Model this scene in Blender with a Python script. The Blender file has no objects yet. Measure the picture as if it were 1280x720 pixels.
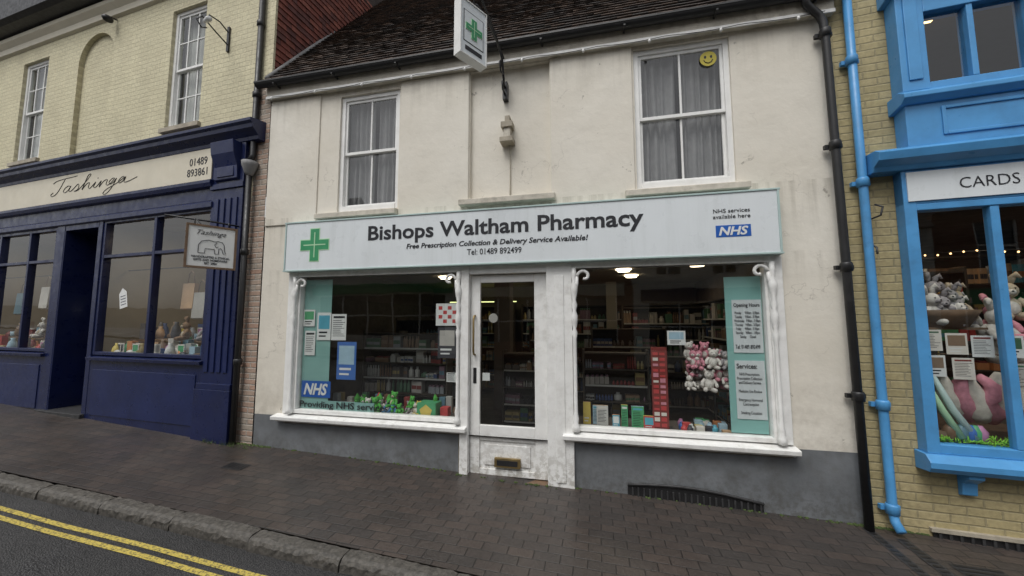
import bpy, math, random
from mathutils import Matrix, Vector
random.seed(7)
C=bpy.context.scene.collection
# ------------------------------------------------------------------ materials
def nodes(name):
    m=bpy.data.materials.new(name); m.use_nodes=True; nt=m.node_tree
    return m,nt,nt.nodes['Principled BSDF']
def N(nt,t,**k):
    n=nt.nodes.new(t)
    for a,b in k.items(): setattr(n,a,b)
    return n
def mixc(nt,fac,a,b,bt='MIX'):
    n=N(nt,'ShaderNodeMix',data_type='RGBA',blend_type=bt)
    for s,v in ((0,fac),(6,a),(7,b)):
        if isinstance(v,bpy.types.NodeSocket): nt.links.new(v,n.inputs[s])
        else: n.inputs[s].default_value=(v if s==0 else (*v,1) if len(v)==3 else v)
    return n.outputs[2]
def ramp(nt,v,a,b,ca=(0,0,0),cb=(1,1,1)):
    r=N(nt,'ShaderNodeValToRGB'); r.color_ramp.elements[0].position=a; r.color_ramp.elements[1].position=b
    r.color_ramp.elements[0].color=(*ca,1); r.color_ramp.elements[1].color=(*cb,1)
    nt.links.new(v,r.inputs[0]); return r.outputs[0]
def coords(nt,axes='xyz',scale=(1,1,1)):
    tc=N(nt,'ShaderNodeTexCoord')
    sx=N(nt,'ShaderNodeSeparateXYZ'); nt.links.new(tc.outputs['Object'],sx.inputs[0])
    cx=N(nt,'ShaderNodeCombineXYZ')
    for i,a in enumerate(axes): nt.links.new(sx.outputs['xyz'.index(a)],cx.inputs[i])
    mp=N(nt,'ShaderNodeMapping'); mp.inputs['Scale'].default_value=scale
    nt.links.new(cx.outputs[0],mp.inputs[0]); return mp.outputs[0]
def noise(nt,vec,scale,detail=6,rough=.55,dist=0):
    n=N(nt,'ShaderNodeTexNoise'); n.inputs['Scale'].default_value=scale; n.inputs['Detail'].default_value=detail
    n.inputs['Roughness'].default_value=rough; n.inputs['Distortion'].default_value=dist
    nt.links.new(vec,n.inputs[0]); return n.outputs[0]
def bump(nt,b,h,strength,dist=.01,prev=None):
    n=N(nt,'ShaderNodeBump'); n.inputs['Strength'].default_value=strength; n.inputs['Distance'].default_value=dist
    nt.links.new(h,n.inputs['Height'])
    if prev: nt.links.new(prev,n.inputs['Normal'])
    nt.links.new(n.outputs[0],b.inputs['Normal']); return n.outputs[0]
def mul(nt,a,b,op='MULTIPLY'):
    m=N(nt,'ShaderNodeMath',operation=op)
    for i,v in enumerate((a,b)):
        if isinstance(v,bpy.types.NodeSocket): nt.links.new(v,m.inputs[i])
        else: m.inputs[i].default_value=v
    return m.outputs[0]
def zcoord(nt):
    tc=N(nt,'ShaderNodeTexCoord'); sx=N(nt,'ShaderNodeSeparateXYZ'); nt.links.new(tc.outputs['Object'],sx.inputs[0]); return sx.outputs[2]
def mapr(nt,v,a,b,c,d):
    mr=N(nt,'ShaderNodeMapRange'); nt.links.new(v,mr.inputs[0])
    for i,x in enumerate((a,b,c,d)): mr.inputs[i+1].default_value=x
    return mr.outputs[0]
def M(name,col,rough=.55,var=.12,scale=5,bs=.15,bscale=60,metal=0,dirt=0,dirtcol=(.08,.07,.055),streak=False,lowdirt=None):
    m,nt,b=nodes(name); v=coords(nt)
    n=noise(nt,v,scale)
    c=mixc(nt,ramp(nt,n,.3,.7),tuple(x*(1-var) for x in col),tuple(min(1,x*(1+var)) for x in col))
    if dirt:
        v2=coords(nt,scale=(9,9,.7) if streak else (1,1,1))
        n2=noise(nt,v2,1.4 if streak else scale*1.7,8,.65)
        n3=noise(nt,v,1.1,5)
        c=mixc(nt,mul(nt,mul(nt,ramp(nt,n2,.45,.8),ramp(nt,n3,.35,.65)),dirt),c,dirtcol)
    if lowdirt:
        k=mul(nt,mapr(nt,zcoord(nt),lowdirt[0],lowdirt[1],1,0),ramp(nt,noise(nt,v,16,8,.7),.46,.56))
        c=mixc(nt,mul(nt,k,lowdirt[2]),c,dirtcol)
    nt.links.new(c,b.inputs['Base Color'])
    b.inputs['Metallic'].default_value=metal
    nr=ramp(nt,noise(nt,v,scale*3),.3,.7,(max(0,rough-.12),)*3,(min(1,rough+.12),)*3); nt.links.new(nr,b.inputs['Roughness'])
    if bs: bump(nt,b,noise(nt,v,bscale,4),bs,.004)
    return m
def brick(name,c1,c2,mortar,bw,bh,axes,ms=.01,bs=.6,rough=.85,var=.3,wet=None,off=.5,fine=.35,patch=None):
    m,nt,b=nodes(name); v=coords(nt,axes)
    wn=N(nt,'ShaderNodeTexNoise'); wn.inputs['Scale'].default_value=2.5; nt.links.new(v,wn.inputs[0])
    wv=N(nt,'ShaderNodeVectorMath',operation='SCALE'); nt.links.new(wn.outputs[1],wv.inputs[0]); wv.inputs['Scale'].default_value=.012
    va=N(nt,'ShaderNodeVectorMath',operation='ADD'); nt.links.new(v,va.inputs[0]); nt.links.new(wv.outputs[0],va.inputs[1])
    t=N(nt,'ShaderNodeTexBrick'); t.offset=off; nt.links.new(va.outputs[0],t.inputs[0])
    t.inputs['Color1'].default_value=(*c1,1);t.inputs['Color2'].default_value=(*c2,1);t.inputs['Mortar'].default_value=(*mortar,1)
    t.inputs['Scale'].default_value=1;t.inputs['Brick Width'].default_value=bw;t.inputs['Row Height'].default_value=bh
    t.inputs['Mortar Size'].default_value=ms;t.inputs['Mortar Smooth'].default_value=.6;t.inputs['Bias'].default_value=0
    n=noise(nt,v,1.7,8,.6); n2=noise(nt,v,28,5)
    c=mixc(nt,1,t.outputs[0],ramp(nt,n,.25,.75,(1-var,)*3,(1+var*.3,)*3),'MULTIPLY')
    c=mixc(nt,1,c,ramp(nt,n2,.3,.7,(.82,)*3,(1.12,)*3),'MULTIPLY')
    if patch: c=mixc(nt,mul(nt,ramp(nt,noise(nt,v,.8,8,.65),.5,.72),patch[0]),c,patch[1])
    nt.links.new(c,b.inputs['Base Color'])
    b.inputs['Roughness'].default_value=rough
    if wet:
        nt.links.new(ramp(nt,noise(nt,v,1.3,6),.35,.7,(wet[0],)*3,(wet[1],)*3),b.inputs['Roughness'])
    inv=mul(nt,1.0,t.outputs[1],'SUBTRACT')
    p=bump(nt,b,inv,bs,.008); bump(nt,b,n2,fine,.006,p)
    return m
def glassmat(name,tint=(.97,.98,.97),ior=1.6):
    m=bpy.data.materials.new(name); m.use_nodes=True; nt=m.node_tree; nt.nodes.clear()
    o=N(nt,'ShaderNodeOutputMaterial'); t=N(nt,'ShaderNodeBsdfTransparent'); t.inputs[0].default_value=(*tint,1)
    g=N(nt,'ShaderNodeBsdfGlossy'); g.inputs['Roughness'].default_value=.01
    f=N(nt,'ShaderNodeFresnel')
    ge=N(nt,'ShaderNodeNewGeometry')   # a thin pane has no inside: same index from both faces
    nt.links.new(mapr(nt,ge.outputs['Backfacing'],0,1,ior,1/ior),f.inputs[0])
    v=coords(nt); bp=N(nt,'ShaderNodeBump'); bp.inputs['Strength'].default_value=.07; bp.inputs['Distance'].default_value=.02
    nt.links.new(noise(nt,v,2.2,1),bp.inputs['Height']); nt.links.new(bp.outputs[0],g.inputs['Normal'])
    x=N(nt,'ShaderNodeMixShader'); nt.links.new(f.outputs[0],x.inputs[0]); nt.links.new(t.outputs[0],x.inputs[1]); nt.links.new(g.outputs[0],x.inputs[2]); nt.links.new(x.outputs[0],o.inputs[0])
    return m
def emis(name,col,s):
    m,nt,b=nodes(name); b.inputs['Base Color'].default_value=(*col,1); b.inputs['Emission Color'].default_value=(*col,1); b.inputs['Emission Strength'].default_value=s; return m
def render_wall(name='painted_render'):
    m,nt,b=nodes(name); v=coords(nt); z=zcoord(nt)
    base=mixc(nt,ramp(nt,noise(nt,v,1.0,7),.3,.7),(.67,.625,.535),(.77,.735,.655))
    base=mixc(nt,mul(nt,ramp(nt,noise(nt,v,4,9,.7),.47,.78),.32),base,(.46,.42,.34))
    vs=coords(nt,scale=(10,10,.6)); st=ramp(nt,noise(nt,vs,1.2,6,.6),.47,.78)
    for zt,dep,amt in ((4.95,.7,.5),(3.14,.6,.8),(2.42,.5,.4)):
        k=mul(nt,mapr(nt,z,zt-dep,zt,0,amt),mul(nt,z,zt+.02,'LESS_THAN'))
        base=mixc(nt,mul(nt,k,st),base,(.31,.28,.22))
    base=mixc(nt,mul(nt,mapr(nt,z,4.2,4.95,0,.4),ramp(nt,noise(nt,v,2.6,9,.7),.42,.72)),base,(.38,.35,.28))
    pk=mul(nt,ramp(nt,noise(nt,v,5.3,10,.72,.8),.64,.655),ramp(nt,noise(nt,v,.9,3),.47,.55))
    base=mixc(nt,pk,base,(.38,.35,.30))
    vo=N(nt,'ShaderNodeTexVoronoi',feature='DISTANCE_TO_EDGE'); vo.inputs['Scale'].default_value=.9
    wn=N(nt,'ShaderNodeTexNoise'); wn.inputs['Scale'].default_value=3; wn.inputs['Detail'].default_value=8; nt.links.new(v,wn.inputs[0])
    ad=N(nt,'ShaderNodeVectorMath',operation='ADD'); nt.links.new(v,ad.inputs[0]); nt.links.new(wn.outputs[1],ad.inputs[1]); nt.links.new(ad.outputs[0],vo.inputs[0])
    cr=mul(nt,ramp(nt,vo.outputs[0],.0,.006,(1,1,1),(0,0,0)),ramp(nt,noise(nt,v,1.3,3),.5,.6))
    base=mixc(nt,mul(nt,cr,.45),base,(.25,.22,.18))
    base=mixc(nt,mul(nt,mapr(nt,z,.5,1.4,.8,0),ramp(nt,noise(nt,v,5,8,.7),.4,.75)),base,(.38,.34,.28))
    nt.links.new(base,b.inputs['Base Color']); b.inputs['Roughness'].default_value=.75
    p=bump(nt,b,noise(nt,v,2.4,5,.55),.5,.03); p=bump(nt,b,noise(nt,v,14,5,.6),.25,.01,p); p=bump(nt,b,pk,-.4,.004,p); return m
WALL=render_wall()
PLINTH=M('grey_masonry_paint',(.15,.16,.17),.7,.22,3,.5,40,dirt=.8,dirtcol=(.07,.065,.055),lowdirt=(-.2,.35,.7))
WHITE=M('white_gloss_paint',(.80,.80,.78),.38,.06,6,.15,50,dirt=.5,dirtcol=(.24,.21,.16),lowdirt=(.0,.55,.55))
SASH=M('sash_white_paint',(.80,.80,.78),.4,.05,6,.1,50,dirt=.25,dirtcol=(.35,.32,.25))
SILL=M('sill_stone_paint',(.58,.54,.46),.75,.15,6,.4,40,dirt=.9,dirtcol=(.16,.14,.10))
BLACK=M('black_iron_paint',(.018,.018,.02),.4,.2,8,.1)
NAVY=M('navy_gloss_paint',(.007,.013,.060),.34,.15,3,.12,30,dirt=.4,dirtcol=(.03,.035,.055))
NAVYD=M('navy_panel_paint',(.009,.017,.074),.36,.15,3,.12,30)
CREAMB=M('cream_sign_paint',(.66,.61,.49),.5,.05,3,.05,dirt=.25,dirtcol=(.35,.3,.2))
BLUE=M('sky_blue_gloss_paint',(.08,.30,.60),.38,.1,4,.12,40,dirt=.5,dirtcol=(.05,.13,.24))
GLASS=glassmat('window_glass',(.91,.93,.92),1.85); GLASS2=glassmat('old_window_glass',(.90,.92,.91),1.85); GLASS3=glassmat('reflective_shop_glass',(.93,.95,.94),1.9)
SIGNW=M('sign_panel_white',(.70,.74,.76),.32,.03,2,.03,dirt=.35,dirtcol=(.38,.41,.39),streak=True)
TEAL=M('sign_edge_teal',(.42,.54,.52),.45,.05,3,0)
TEALP=M('teal_vinyl',(.26,.50,.47),.5,.05,3,0)
TEALB=M('pale_teal_vinyl',(.23,.42,.39),.5,.05,3,0)
INK=M('black_lettering',(.010,.011,.016),.5,.05,3,0)
GREENX=M('pharmacy_green',(.04,.28,.12),.45,.1,6,0)
GREENL=M('pharmacy_pale_green',(.42,.66,.42),.45,.1,6,0)
NHSB=M('deep_blue_vinyl',(.01,.10,.42),.45,.05,3,0)
PAPER=M('paper_white',(.70,.71,.70),.7,.04,5,0)
YB=brick('yellow_painted_brick',(.66,.61,.42),(.61,.56,.38),(.52,.47,.32),.225,.075,'xzy',.007,.5,.75,.14,patch=(.6,(.44,.39,.27)))
YB2=brick('yellow_stock_brick',(.48,.40,.22),(.42,.35,.18),(.36,.31,.18),.225,.075,'xzy',.009,.6,.8,.35,patch=(.6,(.25,.22,.13)))
PB=brick('pink_brick',(.42,.27,.20),(.39,.34,.28),(.42,.38,.33),.225,.075,'xzy',.012,.9,.9,.3)
RB=brick('red_brick',(.25,.10,.06),(.30,.14,.08),(.28,.25,.21),.225,.075,'xzy',.01,.7,.85,.3)
PAVE=brick('block_paving',(.078,.061,.052),(.054,.047,.043),(.024,.021,.019),.205,.103,'xyz',.0055,.6,.6,.4,wet=(.30,.62),fine=.55,patch=(.5,(.036,.032,.030)))
ROOM=M('interior_wall',(.12,.10,.085),.8,.1,2,0)
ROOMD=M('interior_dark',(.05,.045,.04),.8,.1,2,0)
FLOORI=M('interior_floor',(.06,.055,.05),.5,.1,2,0)
CEIL=M('interior_ceiling',(.28,.25,.20),.8,.05,2,0)
SHELF=M('shelf_dark_wood',(.05,.04,.03),.6,.2,4,0)
CURT=M('grey_curtain',(.23,.225,.23),.9,.12,9,.2,90)
GUT=M('black_gutter',(.015,.015,.016),.45,.2,6,.1)
LEAD=M('lead_flashing',(.20,.20,.20),.7,.2,6,.3,20)
BRASS=M('brass',(.30,.22,.10),.45,.2,9,.1,metal=.8)
WOOD=M('timber',(.16,.10,.06),.7,.25,12,.2)
CONC=M('weathered_stone',(.38,.34,.27),.85,.2,8,.5,50,dirt=.6,dirtcol=(.12,.10,.08))
STEEL=M('cast_iron_cover',(.035,.035,.036),.55,.3,12,.3,40)
TILE=[M('roof_tile_%d'%i,c,.8,.35,9,.5,50,dirt=.5,dirtcol=(.05,.05,.03)) for i,c in enumerate([(.082,.058,.046),(.06,.046,.04),(.105,.072,.054),(.048,.041,.038)])]
RTILE=[M('hung_tile_%d'%i,c,.8,.3,9,.4,50) for i,c in enumerate([(.20,.06,.042),(.15,.05,.038),(.24,.08,.055),(.12,.045,.038)])]
PAL=[M('pack_%d'%i,c,.5,.08,9,0) for i,c in enumerate([(.6,.6,.58),(.5,.06,.06),(.05,.15,.45),(.08,.35,.16),(.65,.5,.12),(.45,.2,.35),(.1,.38,.5),(.55,.35,.2),(.7,.66,.6),(.05,.05,.06),(.6,.25,.1),(.35,.5,.6)])]
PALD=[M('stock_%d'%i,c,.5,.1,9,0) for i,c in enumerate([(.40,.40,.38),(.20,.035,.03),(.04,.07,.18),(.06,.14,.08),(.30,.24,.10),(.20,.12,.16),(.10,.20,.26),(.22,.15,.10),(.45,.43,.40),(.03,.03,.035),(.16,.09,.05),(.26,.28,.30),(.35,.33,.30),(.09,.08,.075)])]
FUR={k:M('plush_'+k,c,.95,.15,30,.6,160) for k,c in dict(pink=(.60,.25,.31),grey=(.32,.30,.31),white=(.60,.57,.53),green=(.08,.36,.06),red=(.45,.03,.03),brown=(.24,.15,.09),cream=(.47,.40,.30),blue=(.08,.22,.42),yellow=(.55,.42,.08)).items()}
# ------------------------------------------------------------------ mesh builder
class MB:
    def __init__(s): s.v=[];s.f=[];s.m=[];s.sm=[];s.mats=[]
    def mi(s,m):
        if m not in s.mats: s.mats.append(m)
        return s.mats.index(m)
    def add(s,vs,fs,m,smooth=False,X=None):
        o=len(s.v)
        s.v+= [tuple(X@Vector(p)) if X else tuple(p) for p in vs]
        k=s.mi(m)
        for f in fs: s.f.append([i+o for i in f]); s.m.append(k); s.sm.append(smooth)
    def box(s,x0,x1,y0,y1,z0,z1,m,X=None):
        vs=[(x,y,z) for z in (z0,z1) for y in (y0,y1) for x in (x0,x1)]
        s.add(vs,[(0,2,3,1),(4,5,7,6),(0,1,5,4),(2,6,7,3),(0,4,6,2),(1,3,7,5)],m,False,X)
    def quad(s,p,m,X=None): s.add(p,[tuple(range(len(p)))],m,False,X)
    def prism(s,prof,x0,x1,m,X=None):
        n=len(prof); vs=[(x0,a,b) for a,b in prof]+[(x1,a,b) for a,b in prof]
        s.add(vs,[(i,(i+1)%n,n+(i+1)%n,n+i) for i in range(n)]+[tuple(range(n))[::-1],tuple(range(n,2*n))],m,False,X)
    def plate(s,prof,y0,y1,m,X=None):
        n=len(prof); vs=[(a,y0,b) for a,b in prof]+[(a,y1,b) for a,b in prof]
        s.add(vs,[(i,(i+1)%n,n+(i+1)%n,n+i) for i in range(n)]+[tuple(range(n)),tuple(range(n,2*n))[::-1]],m,False,X)
    def tube(s,path,r,m,n=10,X=None):
        P=[Vector(p) for p in path]; vs=[];fs=[]
        up=None
        for i,p in enumerate(P):
            d=(P[min(i+1,len(P)-1)]-P[max(i-1,0)]).normalized()
            a=(up if up is not None else (Vector((0,0,1)) if abs(d.z)<.9 else Vector((1,0,0))))
            u=(a-d*a.dot(d)).normalized(); w=d.cross(u); up=u
            rr=r[i] if isinstance(r,(list,tuple)) else r
            for k in range(n):
                t=2*math.pi*k/n; vs.append(tuple(p+u*math.cos(t)*rr+w*math.sin(t)*rr))
        for i in range(len(P)-1):
            for k in range(n): fs.append((i*n+k,i*n+(k+1)%n,(i+1)*n+(k+1)%n,(i+1)*n+k))
        fs.append(tuple(range(n))[::-1]); fs.append(tuple((len(P)-1)*n+k for k in range(n)))
        s.add(vs,fs,m,True,X)
    def lathe(s,prof,c,m,n=14,X=None):
        s.tube([(c[0],c[1],c[2]+z) for r,z in prof],[max(r,.0005) for r,z in prof],m,n,X)
    def ball(s,c,r,m,n=10,k=7,X=None):
        if not isinstance(r,(tuple,list)): r=(r,r,r)
        vs=[];fs=[]
        for i in range(k+1):
            a=math.pi*i/k
            for j in range(n):
                b=2*math.pi*j/n
                vs.append((c[0]+r[0]*math.sin(a)*math.cos(b),c[1]+r[1]*math.sin(a)*math.sin(b),c[2]+r[2]*math.cos(a)))
        for i in range(k):
            for j in range(n): fs.append((i*n+j,(i+1)*n+j,(i+1)*n+(j+1)%n,i*n+(j+1)%n))
        s.add(vs,fs,m,True,X)
    def obj(s,name,parent=None,bevel=0,loc=None,rotz=0):
        me=bpy.data.meshes.new(name); me.from_pydata(s.v,[],s.f)
        for m in s.mats: me.materials.append(m)
        me.polygons.foreach_set('material_index',s.m); me.polygons.foreach_set('use_smooth',s.sm)
        me.update(); o=bpy.data.objects.new(name,me); C.objects.link(o)
        if parent: o.parent=parent
        if loc: o.location=loc
        o.rotation_euler.z=rotz
        if bevel:
            b=o.modifiers.new('bevel','BEVEL'); b.width=bevel; b.segments=2; b.limit_method='ANGLE'; b.angle_limit=math.radians(50)
        return o
def empty(name,loc=(0,0,0),rz=0):
    o=bpy.data.objects.new(name,None); C.objects.link(o); o.location=loc; o.rotation_euler.z=rz; o.empty_display_size=.2; return o
def text(name,body,x0,x1,z0,z1,y,m,parent,bold=0,shear=0,X=None):
    c=bpy.data.curves.new(name,'FONT'); c.body=body; c.extrude=.02; c.offset=bold; c.shear=shear; c.resolution_u=3; c.align_x='CENTER'
    o=bpy.data.objects.new(name,c); C.objects.link(o); bpy.context.view_layer.update()
    me=bpy.data.meshes.new_from_object(o.evaluated_get(bpy.context.evaluated_depsgraph_get()))
    bpy.data.objects.remove(o)
    xs=[v.co.x for v in me.vertices]; ys=[v.co.y for v in me.vertices]
    a,b=min(xs),max(xs); c0,d=min(ys),max(ys)
    for v in me.vertices:
        px=x0+(v.co.x-a)/(b-a)*(x1-x0); pz=z0+(v.co.y-c0)/(d-c0)*(z1-z0); py=y-.002+(-.0015 if v.co.z>0 else .0015)
        v.co=(X@Vector((px,py,pz))) if X else (px,py,pz)
    me.materials.clear(); me.materials.append(m); me.polygons.foreach_set('material_index',[0]*len(me.polygons))
    o=bpy.data.objects.new(name,me); C.objects.link(o)
    if parent: o.parent=parent
    return o
def wall(mb,x0,x1,z0,z1,holes,y,m,lowz=None,lowm=None):
    """front skin with openings; holes=(x0,x1,z0,z1,depth,closed)"""
    xs=sorted({x0,x1}|{h[i] for h in holes for i in (0,1)}); zs=sorted({z0,z1}|{h[i] for h in holes for i in (2,3)}|({lowz} if lowz is not None else set()))
    for i in range(len(xs)-1):
        for j in range(len(zs)-1):
            cx=(xs[i]+xs[i+1])/2; cz=(zs[j]+zs[j+1])/2
            if any(h[0]<cx<h[1] and h[2]<cz<h[3] for h in holes): continue
            mm=lowm if (lowz is not None and cz<lowz) else m
            mb.quad([(xs[i],y,zs[j]),(xs[i+1],y,zs[j]),(xs[i+1],y,zs[j+1]),(xs[i],y,zs[j+1])],mm)
    for a,b,c,d,dep,closed in holes:
        Y=y+dep
        mb.quad([(a,y,c),(a,Y,c),(a,Y,d),(a,y,d)],m); mb.quad([(b,y,c),(b,y,d),(b,Y,d),(b,Y,c)],m)
        mb.quad([(a,y,d),(a,Y,d),(b,Y,d),(b,y,d)],m); mb.quad([(a,y,c),(b,y,c),(b,Y,c),(a,Y,c)],m)
        if closed: mb.quad([(a,Y,c),(b,Y,c),(b,Y,d),(a,Y,d)],m)
def sash(mb,x0,x1,z0,z1,y,fm,gm,nx=2,ny=1,fw=.055):
    mb.box(x0,x0+fw,y,y+.09,z0,z1,fm); mb.box(x1-fw,x1,y,y+.09,z0,z1,fm)
    mb.box(x0+fw,x1-fw,y+.002,y+.088,z1-fw,z1,fm); mb.box(x0+fw,x1-fw,y-.01,y+.088,z0,z0+fw*1.3,fm)
    a,b=x0+fw,x1-fw; zb=z0+fw*1.3; zt=z1-fw; zm=(zb+zt)/2
    for lo,hi,yy in ((zb,zm+.02,y+.05),(zm-.02,zt,y+.02)):
        r=.032
        mb.box(a,a+r,yy,yy+.03,lo,hi,fm); mb.box(b-r,b,yy,yy+.03,lo,hi,fm)
        mb.box(a+r,b-r,yy+.001,yy+.029,lo,lo+r*1.2,fm); mb.box(a+r,b-r,yy+.001,yy+.029,hi-r*1.2,hi,fm)
        for i in range(1,nx):
            cx=a+(b-a)*i/nx; mb.box(cx-.011,cx+.011,yy+.004,yy+.026,lo+r*1.2,hi-r*1.2,fm)
        for j in range(1,ny):
            cz=lo+(hi-lo)*j/ny; mb.box(a+r,b-r,yy+.006,yy+.024,cz-.009,cz+.009,fm)
        mb.quad([(a+r,yy+.015,lo+r),(b-r,yy+.015,lo+r),(b-r,yy+.015,hi-r),(a+r,yy+.015,hi-r)],gm)
def curtain(mb,x0,x1,z0,z1,y,m,folds=9,amp=.03,lean=0):
    n=int(folds*8); vs=[];fs=[];ph=random.random()*6
    for j in range(9):
        z=z0+(z1-z0)*j/8
        for i in range(n+1):
            t=i/n; x=x0+(x1-x0)*(t+ .02*math.sin(t*17+ph))+lean*(1-j/8)*t
            vs.append((x,y+amp*math.sin(t*folds*2*math.pi+ph+.5*math.sin(j*.7+t*6))*(.75+.3*math.sin(t*9+ph)),z))
    for j in range(8):
        for i in range(n): a=j*(n+1)+i; fs.append((a,a+1,a+n+2,a+n+1))
    mb.add(vs,fs,m,True)
def room(mb,x0,x1,y0,y1,z0,z1,wm,fm,cm,front=False):
    mb.quad([(x0,y0,z0),(x0,y1,z0),(x0,y1,z1),(x0,y0,z1)],wm); mb.quad([(x1,y0,z0),(x1,y0,z1),(x1,y1,z1),(x1,y1,z0)],wm)
    mb.quad([(x0,y1,z0),(x1,y1,z0),(x1,y1,z1),(x0,y1,z1)],wm); mb.quad([(x0,y0,z0),(x1,y0,z0),(x1,y1,z0),(x0,y1,z0)],fm)
    mb.quad([(x0,y0,z1),(x0,y1,z1),(x1,y1,z1),(x1,y0,z1)],cm)
def stock(mb,x0,x1,y,z0,z1,rows,depth=.25,axis='x',fill=.93,pal=None):
    """shelving unit stocked with packets, bottles and tubs in facings"""
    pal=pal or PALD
    def B(a0,a1,b0,b1,c0,c1,m):
        if axis=='x': mb.box(a0,a1,b0,b1,c0,c1,m)
        else: mb.box(b0,b1,a0,a1,c0,c1,m)
    h=(z1-z0)/rows
    B(x0,x1,y+depth,y+depth+.02,z0,z1,SHELF)
    for r in range(rows+1): B(x0,x1,y,y+depth-.002,z0+r*h-.010,z0+r*h+.010,SHELF)
    for xx in (x0,x1): B(xx-.012,xx+.012,y-.001,y+depth+.021,z0-.08,z1+.05,SHELF)
    for r in range(rows):
        x=x0+.02; zb=z0+r*h+.011
        if random.random()<.8: B(x0+.02,x1-.02,y-.006,y-.001,z0+r*h-.012,z0+r*h+.014,PALD[0])
        while x<x1-.06:
            w=random.choice((.03,.04,.05,.065,.09,.13)); hh=random.uniform(.25,.85)*h; m=random.choice(pal); cap=random.choice(pal)
            k=random.choice((1,2,3,4,5,6)) if w<.08 else random.choice((1,1,2)); kind=random.random()
            for _ in range(k):
                if x+w>x1-.02: break
                if random.random()<fill:
                    d0=random.uniform(.01,.07)
                    if kind<.4 and axis=='x': mb.lathe([(w*.42,0),(w*.44,hh*.1),(w*.42,hh*.65),(w*.2,hh*.8),(w*.2,hh)],(x+w/2,y+d0+w*.5,zb),m,7)
                    elif kind<.6:
                        B(x,x+w*.9,y+d0,y+depth-.03,zb,zb+hh*.8,m); B(x+w*.2,x+w*.7,y+d0-.002,y+depth-.05,zb+hh*.8,zb+hh,cap)
                    else:
                        B(x,x+w*.93,y+d0,y+depth-.03,zb,zb+hh,m); B(x+w*.05,x+w*.88,y+d0-.002,y+d0,zb+hh*.3,zb+hh*.62,cap)
                x+=w
            x+=random.choice((0,.01,.03))
def plush(mb,c,s,m,m2=None,ears='round',rz=None,hat=None):
    """seated soft toy: tapered body, head, muzzle, ears, arms, legs"""
    m2=m2 or m; X=Matrix.Translation(c)@Matrix.Rotation(rz if rz is not None else random.uniform(-.5,.5),4,'Z')@Matrix.Rotation(random.uniform(-.15,.15),4,'Y')@Matrix.Scale(s,4)
    mb.ball((0,0,.30),(.21,.18,.27),m,X=X); mb.ball((0,-.10,.28),(.14,.12,.18),m2,X=X)
    mb.ball((0,-.02,.70),(.20,.18,.19),m,X=X); mb.ball((0,-.17,.66),(.09,.08,.07),m2,X=X)
    mb.ball((0,-.245,.68),(.025,.02,.02),INK,6,5,X=X)
    for sx in (-1,1):
        mb.ball((sx*.075,-.175,.75),.02,INK,6,5,X=X)
        if ears=='long': mb.tube([(sx*.09,0,.84),(sx*.13,.0,1.0),(sx*.19,-.04,1.08),(sx*.24,-.08,.98)],[.045,.07,.065,.02],m,8,X=X)
        else: mb.ball((sx*.16,0,.85),(.08,.04,.08),m,8,6,X=X)
        mb.tube([(sx*.15,-.02,.48),(sx*.26,-.08,.36),(sx*.28,-.16,.24),(sx*.27,-.19,.2)],[.08,.075,.07,.03],m,8,X=X)
        mb.tube([(sx*.10,-.02,.10),(sx*.16,-.22,.09),(sx*.19,-.36,.10),(sx*.2,-.42,.11)],[.10,.095,.09,.04],m,8,X=X)
    if hat: mb.lathe([(.2,0),(.2,.05),(.14,.18),(.05,.36),(.01,.4)],(0,0,.8),hat,10,X=X)
def sheet(mb,x0,x1,z0,z1,y,bg,kind=0,ac=None):
    """paper notice with printed lines / blocks"""
    mb.box(x0,x1,y,y+.002,z0,z1,bg); w=x1-x0;h=z1-z0; ac=ac or INK; yy=y-.001
    if kind==0:
        mb.box(x0+w*.12,x1-w*.12,yy,y,z1-h*.16,z1-h*.08,ac)
        n=9
        for i in range(n):
            zz=z1-h*.24-h*.66*i/n; mb.box(x0+w*.1,x0+w*random.uniform(.6,.92),yy,y,zz-h*.02,zz,INK)
    elif kind==1:
        mb.box(x0+w*.1,x1-w*.1,yy,y,z0+h*.4,z1-h*.1,ac); mb.box(x0+w*.15,x1-w*.25,yy,y,z0+h*.25,z0+h*.31,PAPER if bg is not PAPER else INK); mb.box(x0+w*.15,x1-w*.35,yy,y,z0+h*.12,z0+h*.17,PAPER if bg is not PAPER else INK)
    elif kind==2:
        for i in range(4):
            for j in range(4):
                if (i+j)%2: mb.box(x0+w*(.12+.2*i),x0+w*(.28+.2*i),yy,y,z0+h*(.12+.2*j),z0+h*(.28+.2*j),ac)
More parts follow.
